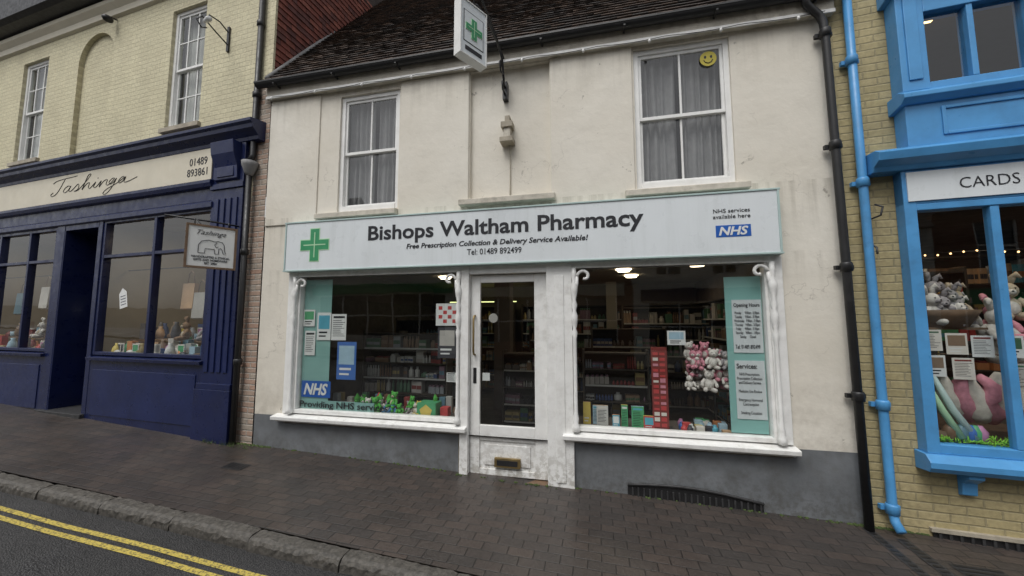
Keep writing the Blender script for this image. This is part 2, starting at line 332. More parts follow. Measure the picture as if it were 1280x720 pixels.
# ------------------------------------------------------------------ GROUND
def gz(x,y): return -.034*(x+1.1)+.03*y
def ky(x): return -1.67-.03*x
g=MB(); A=300
zz=lambda x,y:gz(x,0)*1.0-.32
g.quad([(-A,-A,zz(-A,0)),(A,-A,zz(A,0)),(A,A,zz(A,0)),(-A,A,zz(-A,0))],M('earth',(.09,.08,.06),.9))
g.obj('ground')
p=MB(); nx=60
for i in range(nx):
    a=-45+i*1.5;b=a+1.5
    p.quad([(a,ky(a)+.13,gz(a,ky(a)+.13)),(b,ky(b)+.13,gz(b,ky(b)+.13)),(b,3.4,gz(b,3.4)),(a,3.4,gz(a,3.4))],PAVE)
p.obj('pavement')
KERB=M('kerb_stone',(.085,.078,.068),.6,.5,30,1,70,dirt=.8,dirtcol=(.015,.015,.013))
k=MB(); x=-45
while x<45:
    L=random.uniform(.86,.94); e=random.uniform(-.008,.006); e2=random.uniform(-.008,.008)
    ya,yb=ky(x)+e2,ky(x+L)+e2
    vs=[]; n=22
    prof=[(0,-.3),(-.006,-.075),(-.004,-.04),(.010,-.014),(.035,-.002),(.08,.001),(.125,.0),(.127,-.3)]
    for i in range(n+1):
        t=i/n; xx=x+.004+(L-.008)*t; yy=ya+(yb-ya)*t; endd=-.006 if i in (0,n) else 0
        for (dy,dz) in prof:
            j=random.uniform(-.006,.006) if dz>-.1 else 0
            vs.append((xx,yy+dy+j*(1 if dy<.1 else .2),gz(xx,yy)+dz+e+j*.7+endd))
    m_=len(prof); fs=[(i*m_+q,i*m_+q+1,(i+1)*m_+q+1,(i+1)*m_+q) for i in range(n) for q in range(m_-1)]
    fs+=[tuple(range(m_)),tuple(n*m_+q for q in range(m_))[::-1]]
    k.add(vs,fs,KERB,False); x+=L
k.obj('kerb')
def asphalt():
    m,nt,b=nodes('asphalt'); v=coords(nt)
    vo=N(nt,'ShaderNodeTexVoronoi'); vo.inputs['Scale'].default_value=95; nt.links.new(v,vo.inputs[0])
    c=mixc(nt,ramp(nt,vo.outputs[0],.1,.6),(.085,.083,.082),(.022,.022,.023))
    c=mixc(nt,1,c,ramp(nt,noise(nt,v,.9,6),.3,.7,(.7,)*3,(1.25,)*3),'MULTIPLY')
    nt.links.new(c,b.inputs['Base Color']); nt.links.new(ramp(nt,noise(nt,v,1.2,6),.35,.65,(.4,)*3,(.75,)*3),b.inputs['Roughness'])
    bump(nt,b,vo.outputs[0],.9,.007); return m
def rz_(x,y):
    d=ky(x)-y
    return gz(x,ky(x))-.10+ (.025*min(d,3.9)/1.0 if d<3.9 else .0975-.02*(d-3.9))
r=MB(); ASP=asphalt()
for i in range(60):
    a=-45+i*1.5;b=a+1.5
    offs=[-.02,.8,2,3.9,5.5,7.6]
    for j in range(len(offs)-1):
        o1,o2=offs[j],offs[j+1]
        r.quad([(a,ky(a)-o2,rz_(a,ky(a)-o2)),(b,ky(b)-o2,rz_(b,ky(b)-o2)),(b,ky(b)-o1,rz_(b,ky(b)-o1)),(a,ky(a)-o1,rz_(a,ky(a)-o1))],ASP)
r.obj('road')
def yel():
    m,nt,b=nodes('yellow_line_paint'); v=coords(nt)
    c=mixc(nt,ramp(nt,noise(nt,v,55,6,.7),.48,.60),(.58,.46,.10),(.10,.085,.05)); nt.links.new(c,b.inputs['Base Color']); b.inputs['Roughness'].default_value=.6
    bump(nt,b,noise(nt,v,90,4),.5,.004); return m
YEL=yel(); y=MB()
for o1,o2 in ((.19,.238),(.285,.333)):
    for i in range(160):
        a=-40+i*.5;b=a+.5; w=lambda q:.006*math.sin(q*3.1)
        y.quad([(a,ky(a)-o2+w(a),rz_(a,ky(a)-o2)+.004),(b,ky(b)-o2+w(b),rz_(b,ky(b)-o2)+.004),(b,ky(b)-o1+w(b),rz_(b,ky(b)-o1)+.004),(a,ky(a)-o1+w(a),rz_(a,ky(a)-o1)+.004)],YEL)
y.obj('double_yellow_lines')
p2=MB()
for i in range(60):
    a=-45+i*1.5;b=a+1.5
    f=lambda q,o:(q,ky(q)-o,rz_(q,ky(q)-7.6)+.1)
    p2.quad([f(a,12),f(b,12),f(b,7.55),f(a,7.55)],PAVE)
    q0,q1=f(a,7.55),f(b,7.55); p2.quad([q0,q1,(q1[0],q1[1],q1[2]-.2),(q0[0],q0[1],q0[2]-.2)],KERB)
p2.obj('far_pavement')
# ------------------------------------------------------------------ PHARMACY
PH=empty('pharmacy_building')
w=MB()
holes=[(-3.35,-2.46,3.19,4.80,.10,False),(.46,1.45,3.19,4.82,.10,False),(-1.49,-.50,3.22,4.86,.055,True),
       (-4.02,1.80,.43,2.46,.12,False),(-1.60,-.38,-.4,.43,.12,False)]
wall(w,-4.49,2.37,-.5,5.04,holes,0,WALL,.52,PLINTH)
w.quad([(-4.49,0,-.5),(-4.49,0,5.04),(-4.49,.6,5.04),(-4.49,.6,-.5)],WALL)
w.obj('front_wall',PH)
w=MB()
for a,b in ((-2.44,-1.50),(-.49,.44)):
    w.box(a,b,-.022,.0,3.06,4.87,WALL)
w.box(-4.485,-3.66,-.018,.0,3.06,4.87,WALL)
w.obj('raised_render_panels',PH,.008)
w=MB()
for a,b,z in ((-3.62,-2.44,3.125),(-1.60,-.44,3.165),(.33,1.55,3.125)):
    w.prism([(-.10,z-.035),(-.10,z+.035),(.06,z+.06),(.06,z-.035)],a,b,SILL)
w.obj('upper_sills',PH,.008)
w=MB()
sash(w,-3.35,-2.46,3.19,4.80,.03,SASH,GLASS2); sash(w,.46,1.45,3.19,4.82,.03,SASH,GLASS2)
w.obj('sash_windows',PH,.003)
w=MB()
for a,b in ((-3.3,-2.5),(.5,1.4)):
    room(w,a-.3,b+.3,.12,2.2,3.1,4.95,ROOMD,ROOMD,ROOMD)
    m_=(a+b)/2
    curtain(w,a,m_-.03,3.2,4.8,.17,CURT,4.5,.034); curtain(w,m_+.03,b,3.2,4.8,.175,CURT,5,.034,-.03)
w.obj('upper_room_curtains',PH)
def ez(x): return 5.09-.006*(x+4.5)
w=MB()
def slbox(mb,x0,x1,y0,y1,dz0,dz1,m):
    vs=[(x0,y0,ez(x0)+dz0),(x1,y0,ez(x1)+dz0),(x1,y1,ez(x1)+dz0),(x0,y1,ez(x0)+dz0),(x0,y0,ez(x0)+dz1),(x1,y0,ez(x1)+dz1),(x1,y1,ez(x1)+dz1),(x0,y1,ez(x0)+dz1)]
    mb.add(vs,[(0,3,2,1),(4,5,6,7),(0,1,5,4),(1,2,6,5),(2,3,7,6),(3,0,4,7)],m)
slbox(w,-4.52,2.4,-.07,.0,-.20,-.02,SILL); slbox(w,-4.52,2.4,-.085,-.071,-.21,-.17,WHITE)
w.obj('eaves_fascia',PH,.004)
w=MB()
pr=[(.058*math.cos(t),.058*math.sin(t)) for t in [math.pi+math.pi*i/8 for i in range(9)]]
vs=[]
for xx in (-4.62,-2.9,-1.2,.5,2.42):
    for a,b in pr: vs.append((xx,-.135+a,ez(xx)-.01+b))
n=len(pr); w.add(vs,[(i*n+j,(i+1)*n+j,(i+1)*n+j+1,i*n+j+1) for i in range(4) for j in range(n-1)],GUT,True)
slbox(w,-4.62,2.42,-.197,-.19,-.02,.0,GUT)
for i in range(8):
    xx=-4.3+i*.93; w.box(xx,xx+.02,-.2,-.07,ez(xx)-.075,ez(xx)-.06,GUT)
w.obj('gutter',PH)
w=MB(); th=math.atan(1.35); ct,st=math.cos(th),math.sin(th); gauge=.105; tw=.168
w.quad([(-4.5,-.12,ez(-4.5)+.0),(2.45,-.12,ez(2.45)+.0),(2.45,2.9,ez(2.45)+.0+3.02*1.35),(-4.5,2.9,ez(-4.5)+.0+3.02*1.35)],GUT)
for rr in range(42):
    sh=(rr%2)*tw/2; x=-4.5-sh
    while x<2.45:
        a=max(x,-4.5)+.002; b=min(x+tw,2.45)-.002; x+=tw
        if b-a<.02: continue
        s0=rr*gauge-.03; s1=s0+.17; lift=random.uniform(.014,.022); j=random.uniform(-.006,.006); e=ez((a+b)/2)+.0
        P=lambda q,sl,h:(q,-.14+(sl+j)*ct-h*st,e+(sl+j)*st+h*ct)
        h0=.026+lift*.3; t_=.013; sk=random.uniform(-.004,.004)
        vs=[P(a,s0,h0+sk),P(b,s0,h0-sk),P(b,s1,.006),P(a,s1,.006),P(a,s0,h0+sk+t_),P(b,s0,h0-sk+t_),P(b,s1,.012),P(a,s1,.012)]
        w.add(vs,[(0,3,2,1),(4,5,6,7),(0,1,5,4),(1,2,6,5),(3,0,4,7)],TILE[random.choice((0,0,1,1,2,3))])
w.obj('tiled_roof',PH)
w=MB()
w.tube([(-4.46,-.14+s*ct,ez(-4.5)+.05+s*st) for s in (0,1,2,3,4.2)],.035,LEAD,6)
w.obj('verge_fillet',PH)
# shopfront timber
w=MB()
Y=-.035
w.box(-4.02,-3.875,Y,.10,.56,2.42,WHITE); w.box(-1.575,-1.475,Y-.01,.11,-.1,2.42,WHITE); w.box(-.555,-.27,Y-.01,.11,-.2,2.42,WHITE)
w.box(1.675,1.80,Y,.10,.56,2.42,WHITE)
w.box(-3.875,-1.575,Y+.002,.09,2.33,2.42,WHITE); w.box(-.27,1.675,Y+.002,.09,2.33,2.42,WHITE); w.box(-1.475,-.555,Y+.002,.09,2.30,2.42,WHITE)
for a,b in ((-3.875,-1.575),(-.27,1.675)):
    w.box(a,b,Y+.02,.09,.562,.61,WHITE)
    w.box(a,a+.03,Y+.02,.09,.61,2.33,WHITE); w.box(b-.03,b,Y+.02,.09,.61,2.33,WHITE)
w.box(-.46,-.36,Y-.02,Y-.0105,.02,2.25,WHITE)
w.obj('shopfront_frame',PH,.006)
w=MB()
for a,b in ((-4.13,-1.485),(-.385,1.83)):
    w.prism([(-.11,.485),(-.115,.53),(.10,.56),(.10,.485)],a,b,WHITE)
    w.box(a+.02,b-.02,-.05,0,.455,.484,WHITE)
w.obj('shopfront_sills',PH,.006)
w=MB()
for cx,dr in ((-3.90,1),(-1.60,-1),(-.245,1),(1.70,-1)):
    prof=[(.02,.56),(.045,.57),(.045,.62),(.026,.65),(.034,.70),(.022,.76),(.022,1.55),(.034,1.62),(.018,1.66),(.034,1.72),(.04,1.80),(.02,1.86),(.036,1.92),(.02,1.98),(.04,2.06),(.046,2.12),(.02,2.18),(.03,2.24),(.03,2.33)]
    w.lathe([(r_*.9,z_) for r_,z_ in prof],(cx,-.05,0),WHITE,12)
    pts=[]
    for i in range(13):
        t=i/12*math.pi*1.6; rr=.075*(1-i/18)
        pts.append((cx+dr*(.11-rr*math.cos(t)*1.0),-.05,2.235+rr*math.sin(t)))
    w.tube(pts,[.018]*10+[.016,.014,.02],WHITE,8)
    w.tube([(cx+dr*.02,-.05,2.06),(cx+dr*.03,-.05,2.16),(cx+dr*.035,-.05,2.25)],[.012,.02,.016],WHITE,8)
w.obj('turned_columns_and_brackets',PH)
w=MB()
for a,b in ((-3.845,-1.605),(-.24,1.645)): w.quad([(a,.045,.6),(b,.045,.6),(b,.045,2.34),(a,.045,2.34)],GLASS)
w.obj('shop_window_glass',PH)
# door
D=empty('glazed_shop_door'); w=MB(); y0,y1=.03,.075
w.box(-1.47,-1.355,y0,y1,.0,2.29,WHITE); w.box(-.705,-.56,y0,y1,.0,2.29,WHITE)
w.box(-1.355,-.705,y0+.001,y1,2.20,2.29,WHITE); w.box(-1.355,-.705,y0+.001,y1,.38,.55,WHITE); w.box(-1.355,-.705,y0+.001,y1,.0,.07,WHITE)
w.box(-1.355,-.705,y0+.02,y1-.005,.07,.38,WHITE)
w.box(-1.30,-.76,y0+.005,y0+.0205,.11,.34,WHITE)
w.obj('leaf',D,.006)
w=MB(); w.quad([(-1.36,.052,.55),(-.70,.052,.55),(-.70,.052,2.2),(-1.36,.052,2.2)],GLASS2)
w.plate([(-1.20+.055*math.cos(t),1.78+.055*math.sin(t)) for t in [i*math.pi/10 for i in range(20)]],.054,.056,PALD[8])
w.box(-1.33,-1.24,.054,.056,1.05,1.14,PAPER)
w.obj('glass',D)
w=MB()
w.tube([(-1.415,.03,1.35),(-1.415,-.02,1.36),(-1.415,-.035,1.40),(-1.415,-.035,1.76),(-1.415,-.02,1.80),(-1.415,.03,1.81)],.012,BRASS)
w.box(-1.435,-1.395,.024,.032,1.02,1.2,BLACK)
w.box(-1.17,-.87,-.0,.036,.105,.205,BRASS); w.box(-1.14,-.90,-.004,0,.125,.185,BLACK)
w.obj('handle_and_letter_plate',D,.002)
w=MB(); w.box(-1.47,-.56,-.06,.12,-.12,-.012,WOOD); w.obj('threshold',D,.008)
# sign
SG=empty('pharmacy_fascia_sign'); w=MB()
w.box(-4.00,1.755,-.125,-.0,2.415,3.035,SIGNW); w.obj('panel',SG)
w=MB()
w.box(-4.03,1.785,-.135,-.0,3.036,3.055,TEAL); w.box(-4.03,1.785,-.135,-.0,2.395,2.414,TEAL); w.box(-4.02,-4.001,-.134,-.0,2.414,3.036,TEAL); w.box(1.756,1.775,-.134,-.0,2.414,3.036,TEAL)
w.box(-4.0,1.75,-.01,.05,2.33,2.394,WHITE)
w.obj('edge_frame',SG,.003)
YS=-.1255
text('title_lettering','Bishops Waltham Pharmacy',-2.78,.50,2.695,2.935,YS,INK,SG,.022)
text('service_lettering','Free Prescription Collection & Delivery Service Available!',-2.25,-.08,2.605,2.685,YS,INK,SG,.018,.2)
text('telephone_lettering','Tel: 01489 892499',-1.47,-.82,2.515,2.585,YS,INK,SG,.005)
text('small_lettering','NHS services\navailable here',1.17,1.51,2.775,2.875,YS,INK,SG)
w=MB(); w.box(1.19,1.51,YS-.002,YS+.001,2.585,2.705,NHSB)
def cross(mb,cx,cz,s,y,X=None):
    a=s*.5; b=s*.17
    def pl(a,b,y0,y1,m): mb.plate([(cx-b,cz-a),(cx+b,cz-a),(cx+b,cz-b),(cx+a,cz-b),(cx+a,cz+b),(cx+b,cz+b),(cx+b,cz+a),(cx-b,cz+a),(cx-b,cz+b),(cx-a,cz+b),(cx-a,cz-b),(cx-b,cz-b)],y0,y1,m,X)
    pl(a,b,y-.003,y+.002,GREENL); pl(a*.95,b*.85,y-.005,y-.0031,GREENX)
    mb.box(cx-b*.10,cx+b*.10,y-.007,y-.0051,cz-a*.75,cz+a*.75,GREENL,X); mb.box(cx-a*.75,cx+a*.75,y-.0069,y-.0052,cz-b*.10,cz+b*.10,GREENL,X)
cross(w,-3.56,2.735,.44,YS); w.obj('cross_and_logo_panels',SG)
text('logo_lettering','NHS',1.215,1.485,2.60,2.69,YS-.0025,PAPER,SG,.03,.25)
# interior
w=MB(); room(w,-4.35,2.25,.11,5.2,0.0,2.62,ROOM,FLOORI,CEIL)
w.quad([(-4.35,.125,2.42),(2.25,.125,2.42),(2.25,.125,2.62),(-4.35,.125,2.62)],ROOMD)
w.box(-4.2,-1.62,.10,.62,.02,.57,ROOM); w.box(-.34,2.1,.10,.62,.02,.57,ROOM)
w.box(-1.9,-1.6,2.6,2.9,0,2.6,ROOM); w.box(.2,.42,4.2,4.4,0,2.6,CEIL)
w.obj('shop_interior',PH)
w=MB()
stock(w,-4.2,-2.0,4.7,.1,2.1,6); stock(w,-1.8,2.1,4.75,.1,2.1,6)
stock(w,-3.7,-2.1,2.2,.1,1.75,6); stock(w,-.1,1.1,2.4,.1,1.6,5); stock(w,-1.35,-.6,3.3,.1,1.6,6)
stock(w,.5,2.1,3.6,.1,2.0,6); stock(w,-1.55,-.5,1.9,.1,1.2,4)
stock(w,.8,4.6,2.0,.1,2.1,6,.22,'y'); stock(w,.8,4.6,-4.33,.3,2.1,6,.2,'y')
stock(w,-3.6,-2.2,1.05,.65,1.55,4,.2); stock(w,-.2,.65,1.1,.65,1.3,3,.2)
w.obj('stocked_shelves',PH)
LAMP=emis('lit_ceiling_lamp',(1,.82,.55),6)
w=MB()
lamps=[(-1.1,1.3),(.05,1.35),(.45,2.3),(.65,3.2),(-2.9,2.6),(1.5,1.9),(-1.1,3.6)]
for x,y in lamps: w.lathe([(.10,0),(.10,.02),(.13,.03),(.13,.045)],(x,y,2.57),LAMP,16)
w.box(-3.6,-1.9,4.55,4.6,2.2,2.22,emis('strip_lamp',(.8,.85,.35),2))
w.obj('ceiling_lamps',PH)
def area(name,x,y,z,e,size,col=(1,.82,.6),par=None):
    l=bpy.data.lights.new(name,'AREA'); l.energy=e; l.size=size; l.color=col; l.shape='DISK'
    o=bpy.data.objects.new(name,l); C.objects.link(o); o.location=(x,y,z); o.parent=par; return o
for i,(x,y,e_) in enumerate(((-1.1,1.4,1.3),(.5,2.3,2.6),(-2.8,2.6,1.2),(1.5,3.6,2.5),(-1.1,4.2,2))): area('ceiling_lamp_light',x,y,2.55,e_,.3,par=PH)
# window notices
w=MB(); yg=.052
w.box(-3.84,-3.42,yg+.012,yg+.016,.72,2.30,TEALB)
w.box(-3.84,-2.75,yg+.012,yg+.016,.60,.72,TEALB)
sheet(w,-3.80,-3.64,1.30,1.62,yg,PAPER,0); sheet(w,-3.62,-3.41,1.50,1.86,yg,PAPER,1,PAL[6]); sheet(w,-3.40,-3.18,1.50,1.84,yg,PAPER,0)
sheet(w,-3.84,-3.66,1.68,1.90,yg,PAPER,1,PAL[3]); sheet(w,-3.30,-3.02,1.00,1.48,yg,PAL[2],1,PAL[11]); 
sheet(w,-1.93,-1.63,1.69,1.96,yg,PAPER,2,PAL[1]); sheet(w,-1.90,-1.66,1.30,1.67,yg,PAL[9],1,PALD[8]); sheet(w,-1.78,-1.66,1.02,1.13,yg,PAPER,0)
sheet(w,.72,.90,1.49,1.64,yg,PAPER,1,PAL[11])
w.box(-3.82,-3.38,yg,yg+.002,.76,.97,NHSB)
w.obj('window_notices')
text('window_logo_lettering','NHS',-3.78,-3.42,.79,.94,yg-.001,PAPER,PH,.03,.25)
text('window_vinyl_lettering','Providing NHS services',-3.83,-2.55,.605,.715,yg,INK,PH,.01)
B=empty('opening_hours_board'); w=MB()
w.box(1.30,1.64,yg+.02,yg+.03,.62,2.20,TEALP); w.box(1.36,1.63,yg+.012,yg+.019,1.42,1.96,SIGNW); w.box(1.36,1.63,yg+.012,yg+.019,.76,1.34,SIGNW); w.obj('panels',B)
text('hours_heading','Opening Hours',1.375,1.615,1.875,1.925,yg+.0115,INK,B,.01)
text('hours_lines','Monday      9:00am - 5:30pm\nTuesday     9:00am - 5:30pm\nWednesday   9:00am - 5:30pm\nThursday    9:00am - 5:30pm\nFriday      9:00am - 5:30pm\nSaturday    9:00am - 1:00pm\nSunday      Closed',1.375,1.615,1.56,1.84,yg+.0115,INK,B,-.012)
text('hours_tel','Tel: 01489 892499',1.375,1.60,1.46,1.50,yg+.0115,INK,B)
text('services_heading','Services:',1.375,1.56,1.26,1.31,yg+.0115,INK,B,.01)
text('services_lines','NHS Prescriptions\nPrescription Collection\nand Delivery Service\n\nMedicine Use Review\n\nEmergency Hormonal\nContraception\n\nSmoking Cessation',1.375,1.60,.80,1.22,yg+.0115,INK,B,-.012)
w=MB()
for i in range(20):
    c=random.choice(['green','green','white','red','green','yellow','blue','grey'])
    plush(w,(-3.10+i*.058+random.uniform(-.03,.03),.14+random.uniform(0,.2),.575+random.choice((0,0,.08))),random.uniform(.13,.23),FUR[c],FUR[random.choice(['white','cream','green'])],hat=random.choice([FUR['red'],FUR['green'],None,None]))
w.obj('plush_toys')
w=MB()
w.box(-2.20,-1.95,.13,.31,.573,.74,PAL[3]); w.plate([(-2.14,.60),(-2.02,.60),(-2.0,.66),(-2.08,.72),(-2.16,.66)],.126,.13,PAL[4]); w.box(-3.5,-3.2,.25,.4,.573,.65,PAL[0]); w.box(-1.92,-1.82,.2,.3,.573,.68,PAL[1])
w.obj('gift_box',bevel=.005)
w=MB()
for i in range(24):
    plush(w,(.98+.085*(i%7)+random.uniform(-.03,.03),.20+random.uniform(-.04,.10),1.02+.10*(i//7)+random.uniform(-.02,.02)),random.uniform(.17,.25),FUR[random.choice(['pink','grey','white','pink','grey','pink'])],FUR['white'],ears=random.choice(['long','round']))
w.tube([(1.25,.4,.58),(1.25,.4,1.45)],.015,BLACK)
for zc in (1.0,1.12,1.22,1.33): w.box(.95,1.6,.2,.42,zc-.004,zc,SHELF)
w.obj('plush_toy_stand')
w=MB(); w.box(.56,.72,.12,.16,.575,1.46,PALD[1]); 
for i in range(14): 
    for q in range(2): w.box(.575+q*.07,.628+q*.07,.117,.12,.62+i*.058,.62+i*.058+random.uniform(.02,.045),random.choice((PAL[8],PAL[1],PAL[1],FUR['pink'])))
w.box(.5,.78,.1,.3,.573,.59,BLACK); w.obj('display_poster_stand')
w=MB()
x=-.18
while x<.5:
    ww=random.uniform(.06,.13); h=random.uniform(.12,.26); yy=random.uniform(.11,.28)
    sheet(w,x,x+ww,.575,.575+h,yy,random.choice(PAL),random.choice((0,1)),random.choice((PAPER,PAL[4],PAL[8],PAL[6]))); w.box(x,x+ww,yy+.002,yy+.03,.575,.575+h,random.choice(PAL)); x+=ww+random.uniform(-.03,.05)
w.obj('books_display')
w=MB()
for i in range(26):
    x=random.uniform(.78,1.3); yy=random.uniform(.12,.4); w.lathe([(.03,0),(.034,.01),(.034,.05),(.02,.06),(.018,.08)],(x,yy,.573),random.choice(PAL),10) if i%2 else w.box(x,x+.08,yy,yy+.06,.573,.573+random.uniform(.03,.09),random.choice(PAL))
for i in range(30):
    x=random.uniform(-3.7,-1.8); yy=random.uniform(.3,.55); w.box(x,x+.08,yy,yy+.06,.573,.573+random.uniform(.05,.2),random.choice(PALD))
w.obj('window_products',bevel=.003)
w=MB(); X=Matrix.Translation((1.25,.048,4.62))
w.plate([(.085*math.cos(t),.085*math.sin(t)) for t in [i*math.pi/12 for i in range(24)]],-.004,-.002,M('sticker_yellow',(.50,.42,.05),.5),X)
for sx in (-.03,.03): w.plate([(sx+.012*math.cos(t),.02+.018*math.sin(t)) for t in [i*math.pi/5 for i in range(10)]],-.006,-.0045,INK,X)
w.tube([(-.045,-.005,-.015),(-.03,-.005,-.04),(0,-.005,-.052),(.03,-.005,-.04),(.045,-.005,-.015)],.005,INK,6,X)
w.obj('smiley_sticker')
w=MB()
w.box(-1.08,-.94,-.07,.055,4.06,4.13,CONC); w.box(-1.05,-.97,-.05,.055,3.93,4.06,SILL); w.box(-1.09,-.93,-.09,.055,3.87,3.93,CONC); w.box(-1.04,-.98,-.03,.055,4.13,4.22,CONC)
w.tube([(-.99,.03,3.87),(-.985,.035,3.6),(-.99,.04,3.22)],.007,CONC,6)
w.obj('wall_bracket_stump',PH,.008)
# cellar grille
w=MB()
vs=[]
for i in range(13):
    t=i/12; vs.append((.27+1.25*t,.05*math.sin(math.pi*t)+.06-.07*t))
w.plate([(1.52,-.3),(.27,-.3)]+vs,-.012,.002,GUT)
for i in range(22):
    xx=.31+i*.056; w.box(xx,xx+.016,-.028,-.0125,-.25,.04-.055*(i/22),STEEL)
w.tube([(a,-.02,b) for a,b in vs],.014,STEEL,6)
w.obj('cellar_grille')
# cross hanging sign
HS=empty('hanging_cross_sign'); 
Pb=Vector((-1.145,-1.24,4.17)); dr=Vector((.176,.295,0)).normalized()
nrm=Vector((dr.y,-dr.x,0)) 
X=Matrix(((dr.x,-nrm.x,0,Pb.x),(dr.y,-nrm.y,0,Pb.y),(0,0,1,Pb.z),(0,0,0,1)))
w=MB(); w.box(0,.30,0,.08,0,.52,SIGNW,X); 
w.box(-.010,.310,-.008,.088,-.010,0,WHITE,X); w.box(-.010,.310,-.008,.088,.52,.53,WHITE,X); w.box(-.010,0,-.008,.088,0,.52,WHITE,X); w.box(.30,.310,-.008,.088,0,.52,WHITE,X)
w.box(.030,.27,-.002,-.0004,.12,.43,INK,X); w.box(.038,.262,-.0035,-.0021,.128,.422,SIGNW,X)
cross(w,.15,.275,.20,-.006,X); w.box(.05,.25,-.003,-.0005,.045,.085,INK,X)
w.obj('lightbox',HS)
w=MB()
w.tube([(-1.04,-.01,4.58),(-1.04,-.07,4.60),(-1.04,-.10,4.72),(-1.04,-.16,4.86),(-1.05,-.35,4.93),(-1.06,-.7,4.90),(-1.08,-1.0,4.80),(-1.09,-1.13,4.70)],.014,BLACK)
w.tube([(-1.04,-.10,4.70),(-1.04,-.22,4.66),(-1.04,-.27,4.74),(-1.04,-.21,4.80),(-1.04,-.17,4.75)],.010,BLACK)
w.tube([(-1.04,-.02,4.50),(-1.04,-.12,4.50),(-1.04,-.15,4.58),(-1.04,-.09,4.61)],.012,BLACK)
w.box(-1.07,-1.01,-.02,.055,4.44,4.66,BLACK); w.tube([(-1.04,-.02,4.92),(-1.06,-.6,4.98),(-1.09,-1.3,4.98)],.010,BLACK)
w.tube([(-1.07,-1.1,4.98),(-1.07,-1.1,4.68)],.008,BLACK)
w.obj('iron_bracket',HS)
w=MB(); pts=[]
for i in range(85):
    t=i/84; xx=-4.4+6.7*t; pts.append((xx,-.10,ez(xx)-.20-.018*abs(math.sin(t*math.pi*9))))
w.tube(pts,.004,BLACK,5)
for i in range(0,85,9): a=pts[i]; w.tube([(a[0],a[1],a[2]),(a[0],a[1]-.01,a[2]-.025),(a[0],a[1]-.01,a[2]-.045)],[.010,.016,.01],WHITE,7)
w.obj('festoon_cable')
# ------------------------------------------------------------------ drain pipes
def pipe(name,path,r,m,collars,offx=0):
    w=MB(); w.tube(path,r,m,14)
    for c in collars:
        w.lathe([(r*1.0,-.045),(r*1.38,-.04),(r*1.38,.03),(r*1.2,.045)],c,m,14); w.box(c[0]-r*2.1,c[0]+r*2.1,c[1]+r*.6,c[1]+r*1.6,c[2]-.02,c[2]+.02,m)
    return w.obj(name)
pipe('black_downpipe',[(2.11,-.14,5.06),(2.11,-.14,4.98),(2.14,-.12,4.92),(2.25,-.09,4.82),(2.28,-.09,4.74),(2.29,-.09,4.6),(2.31,-.09,2.2),(2.325,-.09,-.2)],.036,GUT,[(2.29,-.09,4.62),(2.30,-.09,3.45),(2.31,-.09,2.25),(2.32,-.09,1.05)])
pipe('blue_downpipe',[(2.50,-.08,5.9),(2.505,-.08,3.0),(2.51,-.08,1.0),(2.515,-.08,.06),(2.515,-.10,-.02),(2.52,-.16,-.08)],.036,BLUE,[(2.50,-.08,4.3),(2.505,-.08,3.06),(2.51,-.08,.98),(2.515,-.08,.08)])
w=MB(); px=-4.74; py=-.07
w.tube([(px+.02,py+.03,7.4),(px+.01,py+.03,4.1),(px,py,4.0)],.04,GUT,12)
w.lathe([(.04,-.14),(.06,-.10),(.10,0),(.105,.06),(.09,.06)],(px,py,3.93),LEAD,12)
w.tube([(px,py,3.8),(px-.0,py,2.0),(px-.01,py,.0)],.038,GUT,12)
for z in (6.1,5.0,2.7,1.2): w.lathe([(.038,-.04),(.052,-.035),(.052,.035),(.042,.045)],(px if z<4 else px+.01,py if z<4 else py+.03,z),GUT,12)
w.obj('black_downpipe')
# ------------------------------------------------------------------ NAVY SHOP (left)
Lb=empty('navy_shop_building',(-4.6,0,0),-math.atan(.07))
w=MB()
wins=[(-2.14,-1.36,4.82,6.86),(-6.42,-5.58,4.80,6.84)]
hl=[(a,b,c,d,.12,False) for a,b,c,d in wins]+[(-4.62,-3.60,4.2,6.95,.07,True)]
wall(w,-14,-.0,3.5,7.45,hl,0,YB)
w.quad([(-.27,-.001,-.5),(.10,-.001,-.5),(.10,-.001,3.5),(-.27,-.001,3.5)],PB)
w.quad([(-.16,-.0015,3.5),(.10,-.0015,3.5),(.10,-.0015,5.2),(-.16,-.0015,5.2)],PB)
w.quad([(0,-.001,5.2),(.07,-.001,5.2),(.07,-.001,7.5),(0,-.001,7.5)],YB)
for sx in (1,-1):
    cx=-4.11; R=.51; zc=6.44
    poly=[(cx+sx*R,zc+.51)]+[(cx+sx*R*math.cos(t),zc+R*math.sin(t)) for t in [i*math.pi/2/8 for i in range(9)]]
    w.plate(poly,-.0005,.068,YB)
w.obj('upper_wall',Lb)
w=MB()
for a,b,c,d in wins:
    w.box(a-.05,b+.05,-.05,.1,c-.07,c,CONC)
    sash(w,a,b,c,d,.05,SASH,GLASS3,3,2)
w.obj('sash_windows',Lb,.002)
w=MB(); NET=M('net_curtain',(.45,.45,.42),.9)
for a,b,c,d in wins:
    room(w,a-.3,b+.3,.14,2,c-.1,d+.1,ROOMD,ROOMD,ROOMD); curtain(w,a,(a+b)/2+.1,c,d,.22,NET,5,.02)
w.obj('upper_rooms',Lb)
w=MB()
w.prism([(0,7.12),(-.05,7.14),(-.05,7.25),(-.12,7.32),(-.12,7.40),(0,7.42)],-14,.06,CREAMB)
w.prism([(0,7.43),(-.28,7.46),(-.36,7.5),(-.36,8.1),(0,8.1)],-14,.08,GUT)
w.obj('eaves_cornice',Lb,.004)
w=MB(); w.prism([(-.34,8.09),(4,11.2),(8,8.09)],-14,.09,TILE[1]); w.obj('roof',Lb)
